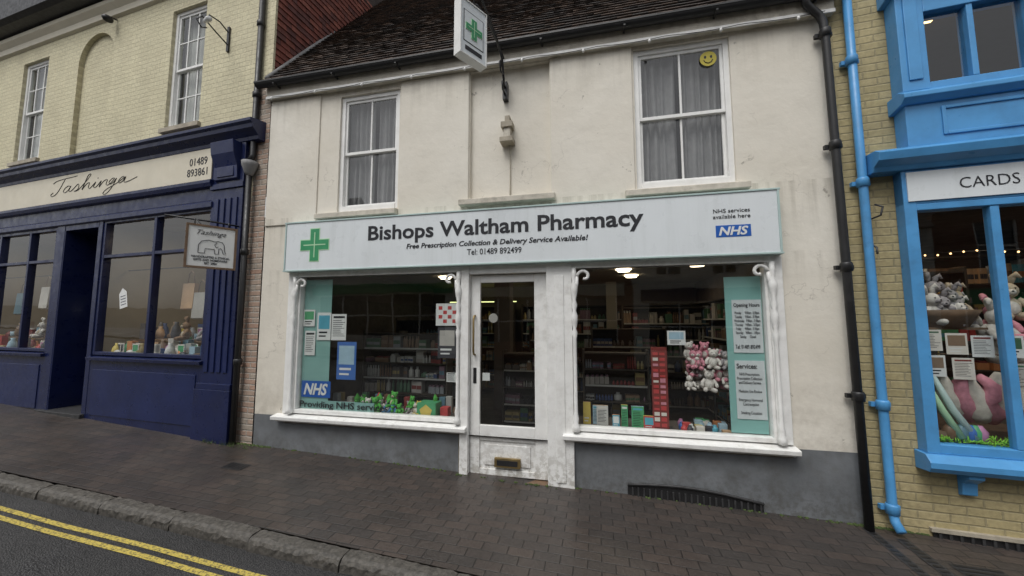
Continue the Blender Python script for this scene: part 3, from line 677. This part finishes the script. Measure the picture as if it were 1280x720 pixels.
w=MB(); w.quad([(.06,0,3.5),(.06,8,3.5),(.06,8,8.1),(.06,0,8.1)],GUT)
for rr in range(38):
    z0=4.6+rr*.095; yy=.02-(rr%2)*.083
    while yy<4.2:
        a=max(yy,.02)+.002; b=yy+.164; yy+=.166; j=random.uniform(-.003,.003); o=random.uniform(.022,.03)
        vs=[(.06+o,a,z0+j),(.06+o,b,z0-j),(.068,b,z0+.16),(.068,a,z0+.16),(.06+o+.012,a,z0+j),(.06+o+.012,b,z0-j),(.074,b,z0+.16),(.074,a,z0+.16)]
        w.add(vs,[(4,5,6,7),(0,1,5,4),(1,2,6,5),(3,0,4,7),(0,3,2,1)],RTILE[random.choice((0,0,1,2,3))])
w.box(.0,.10,-.012,.02,5.2,7.42,YB)
w.obj('tile_hung_gable',Lb)
# shopfront
w=MB(); F=-.08
def cornice(mb,z,x0,x1,m):
    mb.prism([(0,z),(F-.02,z),(F-.03,z+.05),(F-.08,z+.10),(F-.12,z+.13),(F-.13,z+.18),(F-.16,z+.21),(F-.16,z+.25),(0,z+.29)],x0,x1,m)
cornice(w,4.30,-14,.03,NAVY)
w.box(-14,-.80,F+.0,.0,3.50,4.30,NAVY)
w.prism([(F,3.68),(F-.05,3.70),(F-.07,3.75),(F-.07,3.79),(F,3.81)],-14,-.80,NAVY)
w.prism([(F,3.38),(F-.03,3.40),(F-.03,3.47),(F,3.5)],-14,-.80,NAVY); w.box(-14,-.8,F+.005,0,3.38,3.5,NAVY)
w.box(-.82,-.22,F-.01,.0,.08,4.30,NAVY); w.box(-.86,-.19,F-.05,.0,.0,.82,NAVY); w.box(-.84,-.20,F-.04,.0,.82,.90,NAVY); w.box(-.84,-.20,F-.035,0,3.64,3.72,NAVY)
for i in range(4):
    x0=-.74+i*.12; w.box(x0,x0+.075,F-.026,F-.0105,1.05,3.5,NAVYD)
w.prism([(F-.01,3.75),(F-.05,3.77),(F-.06,3.95),(F-.12,4.12),(F-.14,4.295),(F-.01,4.295)],-.74,-.30,NAVYD)
w.box(-.68,-.36,F-.065,F-.011,3.80,3.95,NAVY)
def shopwin(x0,x1,z0,z1,mull,trans):
    w.box(x0,x1,F,.04,.0,z0-.08,NAVY); w.prism([(F-.05,z0-.08),(F-.06,z0-.03),(.04,z0),(.04,z0-.08)],x0-.02,x1+.02,NAVY)
    w.box(x0+.1,x1-.1,F-.012,F-.0005,.30,z0-.22,NAVYD)
    fw=.06
    for a in [x0,x1-fw]+[m-fw/2 for m in mull]: w.box(a,a+fw,F+.01,.03,z0,z1,NAVY)
    w.box(x0,x1,F+.012,.028,z1-.05,z1,NAVY); w.box(x0,x1,F+.012,.028,z0,z0+.05,NAVY); w.box(x0,x1,F+.013,.027,trans-.025,trans+.025,NAVY)
shopwin(-3.28,-.80,1.22,3.40,[-2.03],2.80); shopwin(-7.4,-4.52,1.24,3.38,[-5.35,-6.3],2.80)
w.box(-3.36,-3.281,F-.005,.04,0.1,3.40,NAVY); w.box(-4.52,-4.30,F-.005,.04,.1,3.4,NAVY)
DY=.42
w.box(-4.45,-4.28,F,DY+.1,.1,3.4,NAVY); w.box(-3.40,-3.35,F,DY+.1,.1,3.4,NAVY); w.box(-4.44,-3.36,F,DY+.1,3.3,3.4,NAVY)
w.box(-4.28,-4.20,DY-.04,DY+.02,.3,3.3,NAVY); w.box(-3.48,-3.40,DY-.04,DY+.02,.3,3.3,NAVY); w.box(-4.20,-3.48,DY-.04,DY+.02,2.66,2.74,NAVY); w.box(-4.20,-3.48,DY-.04,DY+.02,3.22,3.3,NAVY)
w.box(-4.20,-4.09,DY-.03,DY+.01,.3,2.66,NAVYD); w.box(-3.59,-3.48,DY-.03,DY+.01,.3,2.66,NAVYD); w.box(-4.09,-3.59,DY-.029,DY+.009,.3,1.15,NAVYD); w.box(-4.09,-3.59,DY-.029,DY+.009,2.52,2.66,NAVYD)
w.box(-4.02,-3.66,DY-.042,DY-.03,.5,1.02,NAVY); w.tube([(-4.14,DY-.03,1.35),(-4.14,DY-.07,1.36),(-4.14,DY-.07,1.55),(-4.14,DY-.03,1.56)],.012,BRASS)
w.obj('shopfront',Lb,.005)
w=MB(); w.box(-4.5,-3.3,-.14,1.0,.05,.30,STEEL); w.box(-3.35,-.9,-.14,-.08,.0,.15,STEEL); w.obj('door_step',Lb,.01)
w=MB()
for a,b in ((-3.22,-2.06),(-2.0,-.86),(-7.34,-5.38),(-5.32,-4.58)): w.quad([(a,-.02,1.25),(b,-.02,1.25),(b,-.02,3.36),(a,-.02,3.36)],GLASS3)
w.quad([(-4.09,DY-.01,1.15),(-3.59,DY-.01,1.15),(-3.59,DY-.01,2.52),(-4.09,DY-.01,2.52)],GLASS3); w.quad([(-4.2,DY-.01,2.74),(-3.48,DY-.01,2.74),(-3.48,DY-.01,3.22),(-4.2,DY-.01,3.22)],GLASS3)
w.box(-3.80,-3.64,DY-.02,DY-.016,1.9,2.12,PAPER)
X=Matrix.Translation((-2.72,-.024,2.10))@Matrix.Rotation(-.2,4,'Y')
w.plate([(-.09,-.14),(.09,-.14),(.09,.10),(.0,.18),(-.09,.10)],-.002,.001,PAPER,X)
for i in range(4): w.box(-.06,.06,-.004,-.0025,-.09+i*.045,-.08+i*.045,NAVY,X)
w.obj('shop_glass',Lb)
w=MB(); w.box(-14,-.86,F-.018,F-.0005,3.82,4.295,CREAMB); w.obj('sign_board',Lb,.003)
def script_word(x0,z0,s):
    strokes=[[(0,.62),(.12,.74),(.35,.80),(.7,.83),(1.0,.86)],[(.5,.82),(.42,.5),(.33,.15),(.22,-.05),(.08,-.1),(.02,.0),(.1,.1)],
    [(.82,.30),(.72,.36),(.60,.26),(.56,.08),(.64,0),(.76,.1),(.84,.34),(.80,.08),(.9,.03),(1.02,.2),(1.14,.38),(1.20,.2),(1.16,.04),(1.04,.0),(1.2,.02),(1.42,.4),(1.58,.75),(1.54,.84),(1.46,.7),(1.40,.2),(1.38,.0),(1.5,.28),(1.62,.34),(1.62,.08),(1.72,.03),(1.88,.32),(1.84,.06),(1.94,.03),(2.04,.2),(2.1,.34),(2.08,.0),(2.2,.28),(2.34,.34),(2.34,.08),(2.46,.05),(2.62,.32),(2.54,.36),(2.44,.2),(2.5,.06),(2.62,.14),(2.70,.34),(2.62,-.1),(2.46,-.42),(2.32,-.42),(2.40,-.2),(2.74,.04),(3.0,.3),(2.92,.35),(2.82,.2),(2.86,.04),(2.98,.12),(3.06,.34),(3.04,.06),(3.2,.06),(3.5,.22)],[(1.92,.5),(1.94,.53)]]
    out=[]
    for st_ in strokes:
        P=[Vector((x0+a*s*2.1+b*s*.3,F-.021,z0+b*s)) for a,b in st_]; Q=[]
        for i in range(len(P)-1):
            p0=P[max(i-1,0)];p1=P[i];p2=P[i+1];p3=P[min(i+2,len(P)-1)]
            for t in (0,.25,.5,.75): Q.append(.5*((2*p1)+(-p0+p2)*t+(2*p0-5*p1+4*p2-p3)*t*t+(-p0+3*p1-3*p2+p3)*t*t*t))
        Q.append(P[-1]); out.append(Q)
    return out
w=MB()
for q in script_word(-4.80,3.98,.31): w.tube([tuple(a) for a in q],.0045,INK,5)
w.obj('script_lettering',Lb)
text('number_lettering','01489\n893861',-1.36,-.94,3.90,4.18,F-.0185,INK,Lb)
ROOML=M('shop_beige_wall',(.30,.26,.19),.8,.15,2,0)
w=MB(); room(w,-7.5,-4.5,.05,3.0,.9,3.45,ROOML,WOOD,CEIL); room(w,-3.34,-.75,.05,3.0,.9,3.45,ROOML,WOOD,CEIL); room(w,-4.44,-3.36,DY+.12,3.0,.3,3.45,ROOML,WOOD,CEIL)
w.obj('shop_interior',Lb)
w=MB(); stock(w,-3.2,-.9,2.0,1.2,2.9,4,pal=PAL+PALD); stock(w,-7.3,-4.7,2.6,1.2,2.9,4,pal=PAL+PALD); stock(w,-4.3,-3.45,2.2,.4,2.4,6,pal=PAL+PALD)
for lvl,(za,yr) in enumerate(((1.2,(.06,.4)),(1.449,(.35,.8)))):
    for i in range(110):
        x=random.choice((random.uniform(-3.2,-.95),random.uniform(-7.2,-4.7))); yy=random.uniform(*yr); m_=random.choice(PAL+PALD); h=random.uniform(.06,.30); k_=random.random()
        if k_<.35: w.lathe([(.05,0),(.07,h*.3),(.05,h*.7),(.025,h*.85),(.03,h)],(x,yy,za),m_,10)
        elif k_<.5: w.ball((x,yy,za+.045),(.07,.05,.05),m_)
        elif k_<.7: w.lathe([(.03,0),(.045,.02),(.05,.09),(.047,.1),(.045,.02)],(x,yy,za),m_,10)
        elif k_<.8: sheet(w,x,x+.15,za,za+.2,yy,PAL[8],1,m_)
        else: w.box(x,x+.12,yy,yy+.08,za,za+h,m_)
for i in range(3):
    plush(w,((-1.3,-1.75,-5.6)[i],.3,1.45),.33,FUR[('grey','brown','white')[i]],FUR['cream'],ears='long')
w.box(-3.3,-.8,.06,.85,1.1,1.2,WOOD); w.box(-7.4,-4.55,.06,.85,1.1,1.2,WOOD); w.box(-3.2,-.9,.35,.8,1.42,1.449,WOOD); w.box(-7.3,-4.6,.35,.8,1.42,1.449,WOOD)
for (hx,hz,m_) in ((-1.75,2.35,PAL[7]),(-1.5,2.2,PALD[8]),(-1.22,2.4,PALD[1]),(-5.6,2.4,PAL[8]),(-6.4,2.3,PALD[6])):
    w.prism([(.3,hz-.42),(.26,hz-.4),(.28,hz),(.34,hz),(.36,hz-.4)],hx-.13,hx+.13,m_)
    w.tube([(hx-.08,.31,hz),(hx-.05,.31,hz+.16),(hx,.31,hz+.2),(hx+.05,.31,hz+.16),(hx+.08,.31,hz)],.008,WOOD,6)
w.tube([(-3.3,.31,2.62),(-.8,.31,2.62)],.01,BLACK); w.tube([(-7.3,.31,2.62),(-4.6,.31,2.62)],.01,BLACK)
w.obj('gift_display',Lb)
for x in (-2,-6): area('shop_fill_light',x,.9,3.35,10,.6,par=Lb)  # added fill lights to brighten the window goods, no real fitting behind them
w=MB(); 
w.tube([(-5.42,.05,5.95),(-5.42,-.15,6.02),(-5.42,-.35,6.10),(-5.42,-.42,6.0),(-5.42,-.35,5.93),(-5.42,-.28,5.98)],.010,BLACK)
w.tube([(-5.42,.05,6.15),(-5.42,-.1,6.22),(-5.42,-.25,6.2),(-5.38,-.3,6.12)],.010,BLACK)
w.box(-5.44,-5.40,.03,.06,5.85,6.25,BLACK); w.tube([(-5.42,-.32,6.04),(-5.30,-.36,6.02),(-5.24,-.38,6.0)],[.02,.035,.035],PAPER,8)
w.obj('iron_wall_bracket')
w=MB(); w.ball((-8.2,.12,7.0),(.06,.08,.06),GUT); w.tube([(-8.2,.25,7.08),(-8.2,.1,7.05)],.012,GUT); w.obj('floodlight')
HG=empty('hanging_shop_sign'); Pb=Vector((-5.03,-.59,2.43)); dr=Vector((.25,.39,0)).normalized(); nrm=Vector((dr.y,-dr.x,0))
X=Matrix(((dr.x,-nrm.x,0,Pb.x),(dr.y,-nrm.y,0,Pb.y),(0,0,1,Pb.z),(0,0,0,1)))
w=MB(); fw=.026
w.box(-.03,.50,-.004,.035,-.0,fw,WOOD,X); w.box(-.03,.50,-.004,.035,.57-fw,.57,WOOD,X); w.box(-.03,fw-.03,-.003,.034,fw,.57-fw,WOOD,X); w.box(.50-fw,.50,-.003,.034,fw,.57-fw,WOOD,X)
w.box(fw-.03,.50-fw,.006,.029,fw,.57-fw,PAPER,X)
el_=[(.10,.20),(.10,.30),(.13,.355),(.20,.375),(.27,.36),(.30,.37),(.345,.36),(.365,.32),(.37,.25),(.385,.215),(.36,.205),(.345,.26),(.33,.28),(.31,.27),(.31,.20),(.27,.20),(.265,.26),(.17,.26),(.165,.20),(.10,.20)]
w.tube([(a,.003,b) for a,b in el_],.0035,INK,5,X); w.tube([(.29,.003,.35),(.265,.003,.32),(.28,.003,.285),(.305,.003,.30)],.003,INK,5,X)
w.obj('board',HG)
text('sign_lettering','Tashinga',.08,.38,.42,.50,.005,INK,HG,-.01,.5,X); text('sign_small_lettering','HANDCRAFTED & ETHICAL\nGIFTS AND HOMEWARE\nEST. 2004',.04,.43,.055,.165,.005,INK,HG,.01,0,X)
w=MB(); w.tube([(-5.22,-.75,3.07),(-4.95,-.3,3.07),(-4.86,-.04,3.07)],.012,BLACK); w.tube([(-5.0,-.55,3.07),(-5.0,-.55,3.0)],.006,BLACK); w.tube([(-4.82,-.25,3.07),(-4.82,-.25,3.0)],.006,BLACK); w.tube([(-5.05,-.5,3.07),(-4.93,-.25,2.8),(-4.88,-.1,2.62)],.008,BLACK); w.obj('iron_bracket',HG)
# ------------------------------------------------------------------ BLUE SHOP (right)
Rb=empty('blue_shop_building',(2.4,0,0),-math.atan(.09))
w=MB(); wall(w,-.02,9,-.5,8,[(.46,4.2,.62,3.1,.3,False),(.5,2.6,3.7,4.8,.3,False)],0,YB2)
w.quad([(-.02,0,-.5),(-.02,.8,-.5),(-.02,.8,8),(-.02,0,8)],YB2); w.obj('brick_wall',Rb)
w=MB(); G0=-.12; x0=.375; x1=4.3
w.box(x0,x0+.09,G0,.0,.60,3.12,BLUE); w.box(x1-.09,x1,G0,0,.6,3.12,BLUE)
w.box(x0+.09,x1-.09,G0+.002,0,2.74,2.80,BLUE); w.box(x0,x1,G0+.003,0,2.80,3.12,BLUE)
w.box(x0+.09,x1-.09,G0+.01,0,.60,.68,BLUE)
for m_ in (.99,1.65,2.35,3.05): w.box(m_-.03,m_+.03,G0+.01,-.03,.68,2.74,BLUE)
w.prism([(.0,.44),(G0-.05,.46),(G0-.08,.50),(G0-.08,.545),(G0-.02,.60),(0,.60)],x0-.03,x1+.05,BLUE)
for bx in (.62,2.2,3.6): w.prism([(0,.24),(-.05,.26),(-.06,.36),(-.14,.42),(-.14,.455),(0,.455)],bx,bx+.10,BLUE)
w.prism([(0,3.12),(G0-.03,3.12),(G0-.05,3.16),(G0-.13,3.20),(G0-.15,3.27),(G0-.08,3.31),(0,3.33)],x0-.22,x1+.17,BLUE)
O=-.16; q0=x0+.05
w.box(q0,x1,O,0,3.32,3.72,BLUE); w.box(x0+.33,x0+1.7,O-.014,O-.0005,3.64,3.67,BLUE); w.box(x0+.33,x0+1.7,O-.014,O-.0005,3.40,3.43,BLUE); w.box(x0+.30,x0+.33,O-.014,O-.0005,3.40,3.67,BLUE)
w.prism([(0,3.70),(O-.03,3.72),(O-.08,3.76),(O-.08,3.80),(O-.0,3.85),(0,3.85)],q0-.04,x1+.05,BLUE)
w.box(q0,x0+.25,O,0,3.85,5.6,BLUE); w.box(q0+.05,x0+.20,O-.014,O-.0005,3.95,5.4,BLUE)
w.box(x0+.25,x1,O+.01,0,3.85,3.92,BLUE); w.box(x0+.25,x1,O,0,4.60,4.80,BLUE); w.prism([(0,4.8),(O-.04,4.82),(O-.1,4.9),(O-.1,4.95),(0,4.97)],x0,x1,BLUE); w.box(x0+.25,x1,O,0,4.97,5.6,BLUE)
for m_ in (.95,1.85,2.4): w.box(m_-.022,m_+.022,O+.01,-.03,3.92,4.60,BLUE)
w.box(1.32,1.43,O,-.02,3.92,4.6,BLUE)
w.obj('blue_bay_joinery',Rb,.006)
w=MB(); w.quad([(x0+.08,G0+.05,.66),(x1-.05,G0+.05,.66),(x1-.05,G0+.05,2.75),(x0+.08,G0+.05,2.75)],GLASS); w.quad([(x0+.2,O+.06,3.9),(x1,O+.06,3.9),(x1,O+.06,4.62),(x0+.2,O+.06,4.62)],GLASS2); w.obj('glass',Rb)
w=MB(); w.box(x0+.03,x1-.04,G0-.012,G0+.002,2.825,3.095,SIGNW); w.obj('sign_board',Rb)
text('sign_lettering','CARDS & GIFTS',.765,1.62,2.91,3.005,G0-.0125,INK,Rb,-.01)
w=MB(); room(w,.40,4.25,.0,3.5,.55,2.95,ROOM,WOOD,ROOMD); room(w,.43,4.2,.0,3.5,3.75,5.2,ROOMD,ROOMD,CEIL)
w.box(.47,4.2,-.05,.6,.6,.67,WOOD); w.obj('interiors',Rb)
w=MB(); stock(w,.45,3.2,2.2,.7,2.6,5,pal=PAL+PALD); stock(w,.5,1.6,1.2,1.9,2.3,1,.2,pal=PAL)
w.obj('stocked_shelves',Rb)
w=MB(); w.box(.98,1.16,.45,.62,4.98,5.0,emis('lit_panel',(1,.62,.25),5)); w.obj('ceiling_lamp',Rb)
w=MB(); EM=emis('fairy_bulb',(1,.6,.25),4)
for i in range(22): w.ball((.45+i*.10,.5,2.42+.015*math.sin(i)),.009,EM,6,5)
w.tube([(.4,.5,2.43),(3,.5,2.43)],.004,BLACK,5)
w.obj('fairy_lights',Rb)
area('shop_fill_light',1.3,.35,2.9,3.5,.5,par=Rb); area('shop_fill_light',1.5,1.6,2.9,5,.5,par=Rb)  # added fill: brightens the window display and the shelves, not actual shop lamps
w=MB()
for i in range(9): plush(w,(.58+random.uniform(0,.36),.22+random.uniform(-.05,.15),1.70+random.uniform(-.04,.16)),random.uniform(.24,.34),FUR[random.choice(['grey','white','grey','cream'])],FUR[random.choice(['grey','white'])],ears='long')
for i in range(14): plush(w,(1.15+random.uniform(0,1.3),.2+random.uniform(0,.25),.9+random.uniform(0,1.0)),.4,FUR[random.choice(['white','cream','grey','pink','pink'])],FUR['white'],ears='long')
# woven basket the rabbits sit in
w.lathe([(.18,0),(.24,.10),(.27,.16),(.25,.16),(.2,.04)],(.76,.25,1.68),WOOD,16)
w.box(.49,1.0,.1,.5,1.66,1.68,WOOD)
w.obj('plush_rabbits',Rb)
w=MB()
for i,(a,b) in enumerate(((.49,1.47),(.67,1.44),(.85,1.42),(1.05,1.42),(1.25,1.48),(.5,1.24),(.70,1.22),(1.5,1.4),(1.05,1.18))):
    sheet(w,a,a+.15,b,b+.19,.04+.01*(i%5),random.choice((PAPER,PALD[8],PAL[8],FUR['cream'])),i%2,random.choice((PALD[1],FUR['pink'],PALD[3],PALD[7])))
w.tube([(.46,.09,1.44),(2.2,.09,1.44)],.006,WOOD,5)
w.obj('greeting_cards',Rb)
w=MB(); WOOL=M('white_wool',(.60,.56,.49),.95,.2,14,1,60)
for i in range(14):
    cx=.66+.095*i; pts=[(cx+random.uniform(-.04,.04)+.02*j,.10+.03*j+random.uniform(-.02,.02),1.26-.085*j+random.uniform(-.02,.02)) for j in range(6)]
    w.tube(pts,[.03,.055,.07,.085,.09,.06],random.choice((WOOL,WOOL,WOOL,FUR['white'],FUR['cream'],FUR['pink'])),12)
w.tube([(.50,.04,1.2),(.58,.02,.95),(.68,.0,.72)],[.015,.028,.03],GREENL,8); w.tube([(.56,.06,1.25),(.66,.03,.95),(.78,.01,.72)],[.02,.03,.03],TEAL,8)
w.box(1.04,1.14,-.02,.05,.70,.98,WOOD); w.box(1.2,1.45,-.02,.1,.68,.8,PAL[7]); w.ball((1.17,-.0,.88),(.07,.04,.07),FUR['red'])
w.obj('throws_and_umbrellas',Rb)
w=MB(); TIN=M('green_tinsel',(.25,.6,.05),.5)
for i in range(520):
    x=.48+random.random()*1.7; yy=-.05+random.random()*.1; z=.68+random.random()*.03; dx,dz=random.uniform(-.06,.06),random.uniform(-.01,.05)
    w.tube([(x,yy,z),(x+dx*.5,yy+.01,z+dz),(x+dx,yy+.01,z+dz*.3)],.004,TIN,4)
for i in range(36):
    x=random.uniform(.5,2); m_=random.choice(PAL+PALD)
    if i%3==0: w.lathe([(.03,0),(.045,.02),(.05,.09),(.03,.12),(.02,.14)],(x,.03,.69),m_,10)
    else: w.box(x,x+.07,.0,.06,.69,.69+random.uniform(.03,.14),m_)
w.obj('shredded_paper_and_gifts',Rb)
w=MB(); w.tube([(.13,-.01,2.75),(.15,-.06,2.70),(.20,-.12,2.72),(.22,-.12,2.80),(.17,-.1,2.83)],.009,BLACK,7); w.tube([(.13,-.02,2.80),(.13,-.03,2.5),(.16,-.1,2.42),(.14,-.14,2.36)],.009,BLACK,7); w.box(.115,.145,-.025,0,2.40,2.85,BLACK); w.obj('iron_hook',Rb)
w=MB(); w.box(.42,2.6,-.015,.01,-.26,-.085,GUT)
for i in range(30): w.box(.45+i*.07,.47+i*.07,-.028,-.016,-.26,-.09,STEEL)
w.box(.40,2.62,-.035,.0,-.085,-.055,CONC); w.obj('cellar_grille',Rb)
# ------------------------------------------------------------------ ironwork in pavement
def flat(name,x0,x1,y0,y1,m,n=0,axis='x'):
    w=MB(); P=lambda a,b,dz:(a,b,gz(a,b)+dz)
    w.add([P(x0,y0,.004),P(x1,y0,.004),P(x1,y1,.004),P(x0,y1,.004)],[(0,1,2,3)],m)
    for i in range(n):
        if axis=='x': a=x0+(x1-x0)*(i+.25)/n; b=a+(x1-x0)/n*.5; c,d=y0+.015,y1-.015
        else: c=y0+(y1-y0)*(i+.25)/n; d=c+(y1-y0)/n*.5; a,b=x0+.015,x1-.015
        w.add([P(a,c,.009),P(b,c,.009),P(b,d,.009),P(a,d,.009)],[(0,1,2,3)],BLACK)
    w.obj(name)
flat('drain_cover',-4.22,-3.95,-.66,-.5,STEEL,6)
flat('drain_channel',2.28,2.36,-1.6,-.06,STEEL,26,'y'); flat('drain_channel',2.46,2.55,-1.6,-.17,STEEL,26,'y')
flat('manhole_cover',2.62,2.95,-.80,-.45,STEEL,7,'y')
w=MB(); MOSS=M('moss',(.05,.075,.02),.95,.4,30,.5)
for i in range(420):
    x=random.choice((random.uniform(-4.4,2.6),random.uniform(-4.9,-4.2),random.uniform(2.2,2.8))); s=random.uniform(.006,.022)
    w.ball((x,random.uniform(-.035,.0)-(.06 if -1.6<x<-.4 else 0),gz(x,0)+.0),(s,s*.8,s*.6),MOSS,6,4)
w.obj('moss')
w=MB()
for i in range(60):
    x=random.uniform(-5.2,-4.4); b=Vector((x,-.12+random.uniform(-.05,.03),gz(x,0)))
    for k_ in range(2):
        a=random.uniform(0,6.28); w.add([tuple(b),tuple(b+Vector((.006,0,0))),tuple(b+Vector((math.cos(a)*.04,math.sin(a)*.03,random.uniform(.03,.08))))],[(0,1,2)],MOSS)
w.obj('weeds')
# ------------------------------------------------------------------ opposite side of street
def opp(name,x0,x1,mt,h,gl):
    o=empty(name); w=MB(); yb=-12.6; zb=gz((x0+x1)/2,0)-.1
    hs=[]; x=x0+1.0
    while x<x1-1.3: hs+= [(x,x+1.0,zb+4.0,zb+5.6 if h>5.7 else zb+5.1,.12,False)]; x+=2.2
    hs.append((x0+.6,x1-.6,zb+.8,zb+2.8,.15,False))
    wall(w,x0,x1,zb-1.5,zb+h,hs,0,mt); 
    for hh in hs:
        w.quad([(hh[0],.1,hh[2]),(hh[1],.1,hh[2]),(hh[1],.1,hh[3]),(hh[0],.1,hh[3])],gl)
        n=2 if hh[1]-hh[0]<2 else 5
        for i in range(n+1): a=hh[0]+(hh[1]-hh[0]-.06)*i/n; w.box(a,a+.06,.04,.09,hh[2],hh[3],SASH)
        w.box(hh[0],hh[1],.042,.088,(hh[2]+hh[3])/2-.03,(hh[2]+hh[3])/2+.03,SASH)
    w.box(x0+.3,x1-.3,-.1,0,zb+2.9,zb+3.4,random.choice([NAVY,CREAMB,GREENX]))
    for a in (x0,x1): w.quad([(a,0,zb-1.5),(a,8,zb-1.5),(a,8,zb+h),(a,0,zb+h)],mt)
    w.prism([(-.3,zb+h),(4,zb+h+3.2),(8.3,zb+h)],x0,x1,TILE[1])
    ob=w.obj('terrace_block',o); o.location=(0,yb,0); ob.scale=(1,-1,1)
DG=M('dark_window',(.03,.035,.04),.1,.1,3,0); OW=M('opposite_render',(.7,.68,.62),.8,.1,2)
opp('opposite_terrace_house',-26,-15,OW,6.0,DG); opp('opposite_terrace_house',-15,-6.5,OW,5.4,DG); opp('opposite_terrace_house',-6.5,1.5,RB,5.8,DG); opp('opposite_terrace_house',1.5,9,OW,5.2,DG); opp('opposite_terrace_house',9,22,RB,6.0,DG)
# ------------------------------------------------------------------ light
W=bpy.data.worlds.new('World'); bpy.context.scene.world=W; W.use_nodes=True; nt=W.node_tree
bg=nt.nodes['Background']; sky=nt.nodes.new('ShaderNodeTexSky'); sky.sky_type='NISHITA'; sky.sun_disc=False
el,az=math.radians(58),math.radians(200)
sky.sun_elevation=el; sky.sun_rotation=az; sky.dust_density=3
hs=nt.nodes.new('ShaderNodeHueSaturation'); hs.inputs['Saturation'].default_value=.15
nt.links.new(sky.outputs[0],hs.inputs['Color']); nt.links.new(hs.outputs[0],bg.inputs[0]); bg.inputs[1].default_value=.15
sl=bpy.data.lights.new('sun','SUN'); sl.energy=1.5; sl.angle=math.radians(30); sl.color=(1,.98,.95)
so=bpy.data.objects.new('sun',sl); C.objects.link(so)
d=Vector((math.sin(az)*math.cos(el),math.cos(az)*math.cos(el),math.sin(el))); so.rotation_euler=d.to_track_quat('Z','Y').to_euler()
# ------------------------------------------------------------------ camera
yaw,pitch,roll=[math.radians(a) for a in (12.870,5.011,.106)]
Rm=Matrix.Rotation(yaw,3,'Z')@Matrix.Rotation(pitch,3,'X')@Matrix.Rotation(roll,3,'Y')
r_,f_,u_=Rm.col[0],Rm.col[1],Rm.col[2]
cam=bpy.data.cameras.new('camera'); cam.sensor_width=36; cam.lens=36*464.88/1280; cam.clip_start=.05; cam.clip_end=1500
co=bpy.data.objects.new('camera',cam); C.objects.link(co)
co.matrix_world=Matrix(((r_.x,u_.x,-f_.x,0),(r_.y,u_.y,-f_.y,-4.2),(r_.z,u_.z,-f_.z,1.75),(0,0,0,1)))
s=bpy.context.scene; s.camera=co
s.view_settings.view_transform='Standard'; s.view_settings.look='None'; s.view_settings.exposure=0
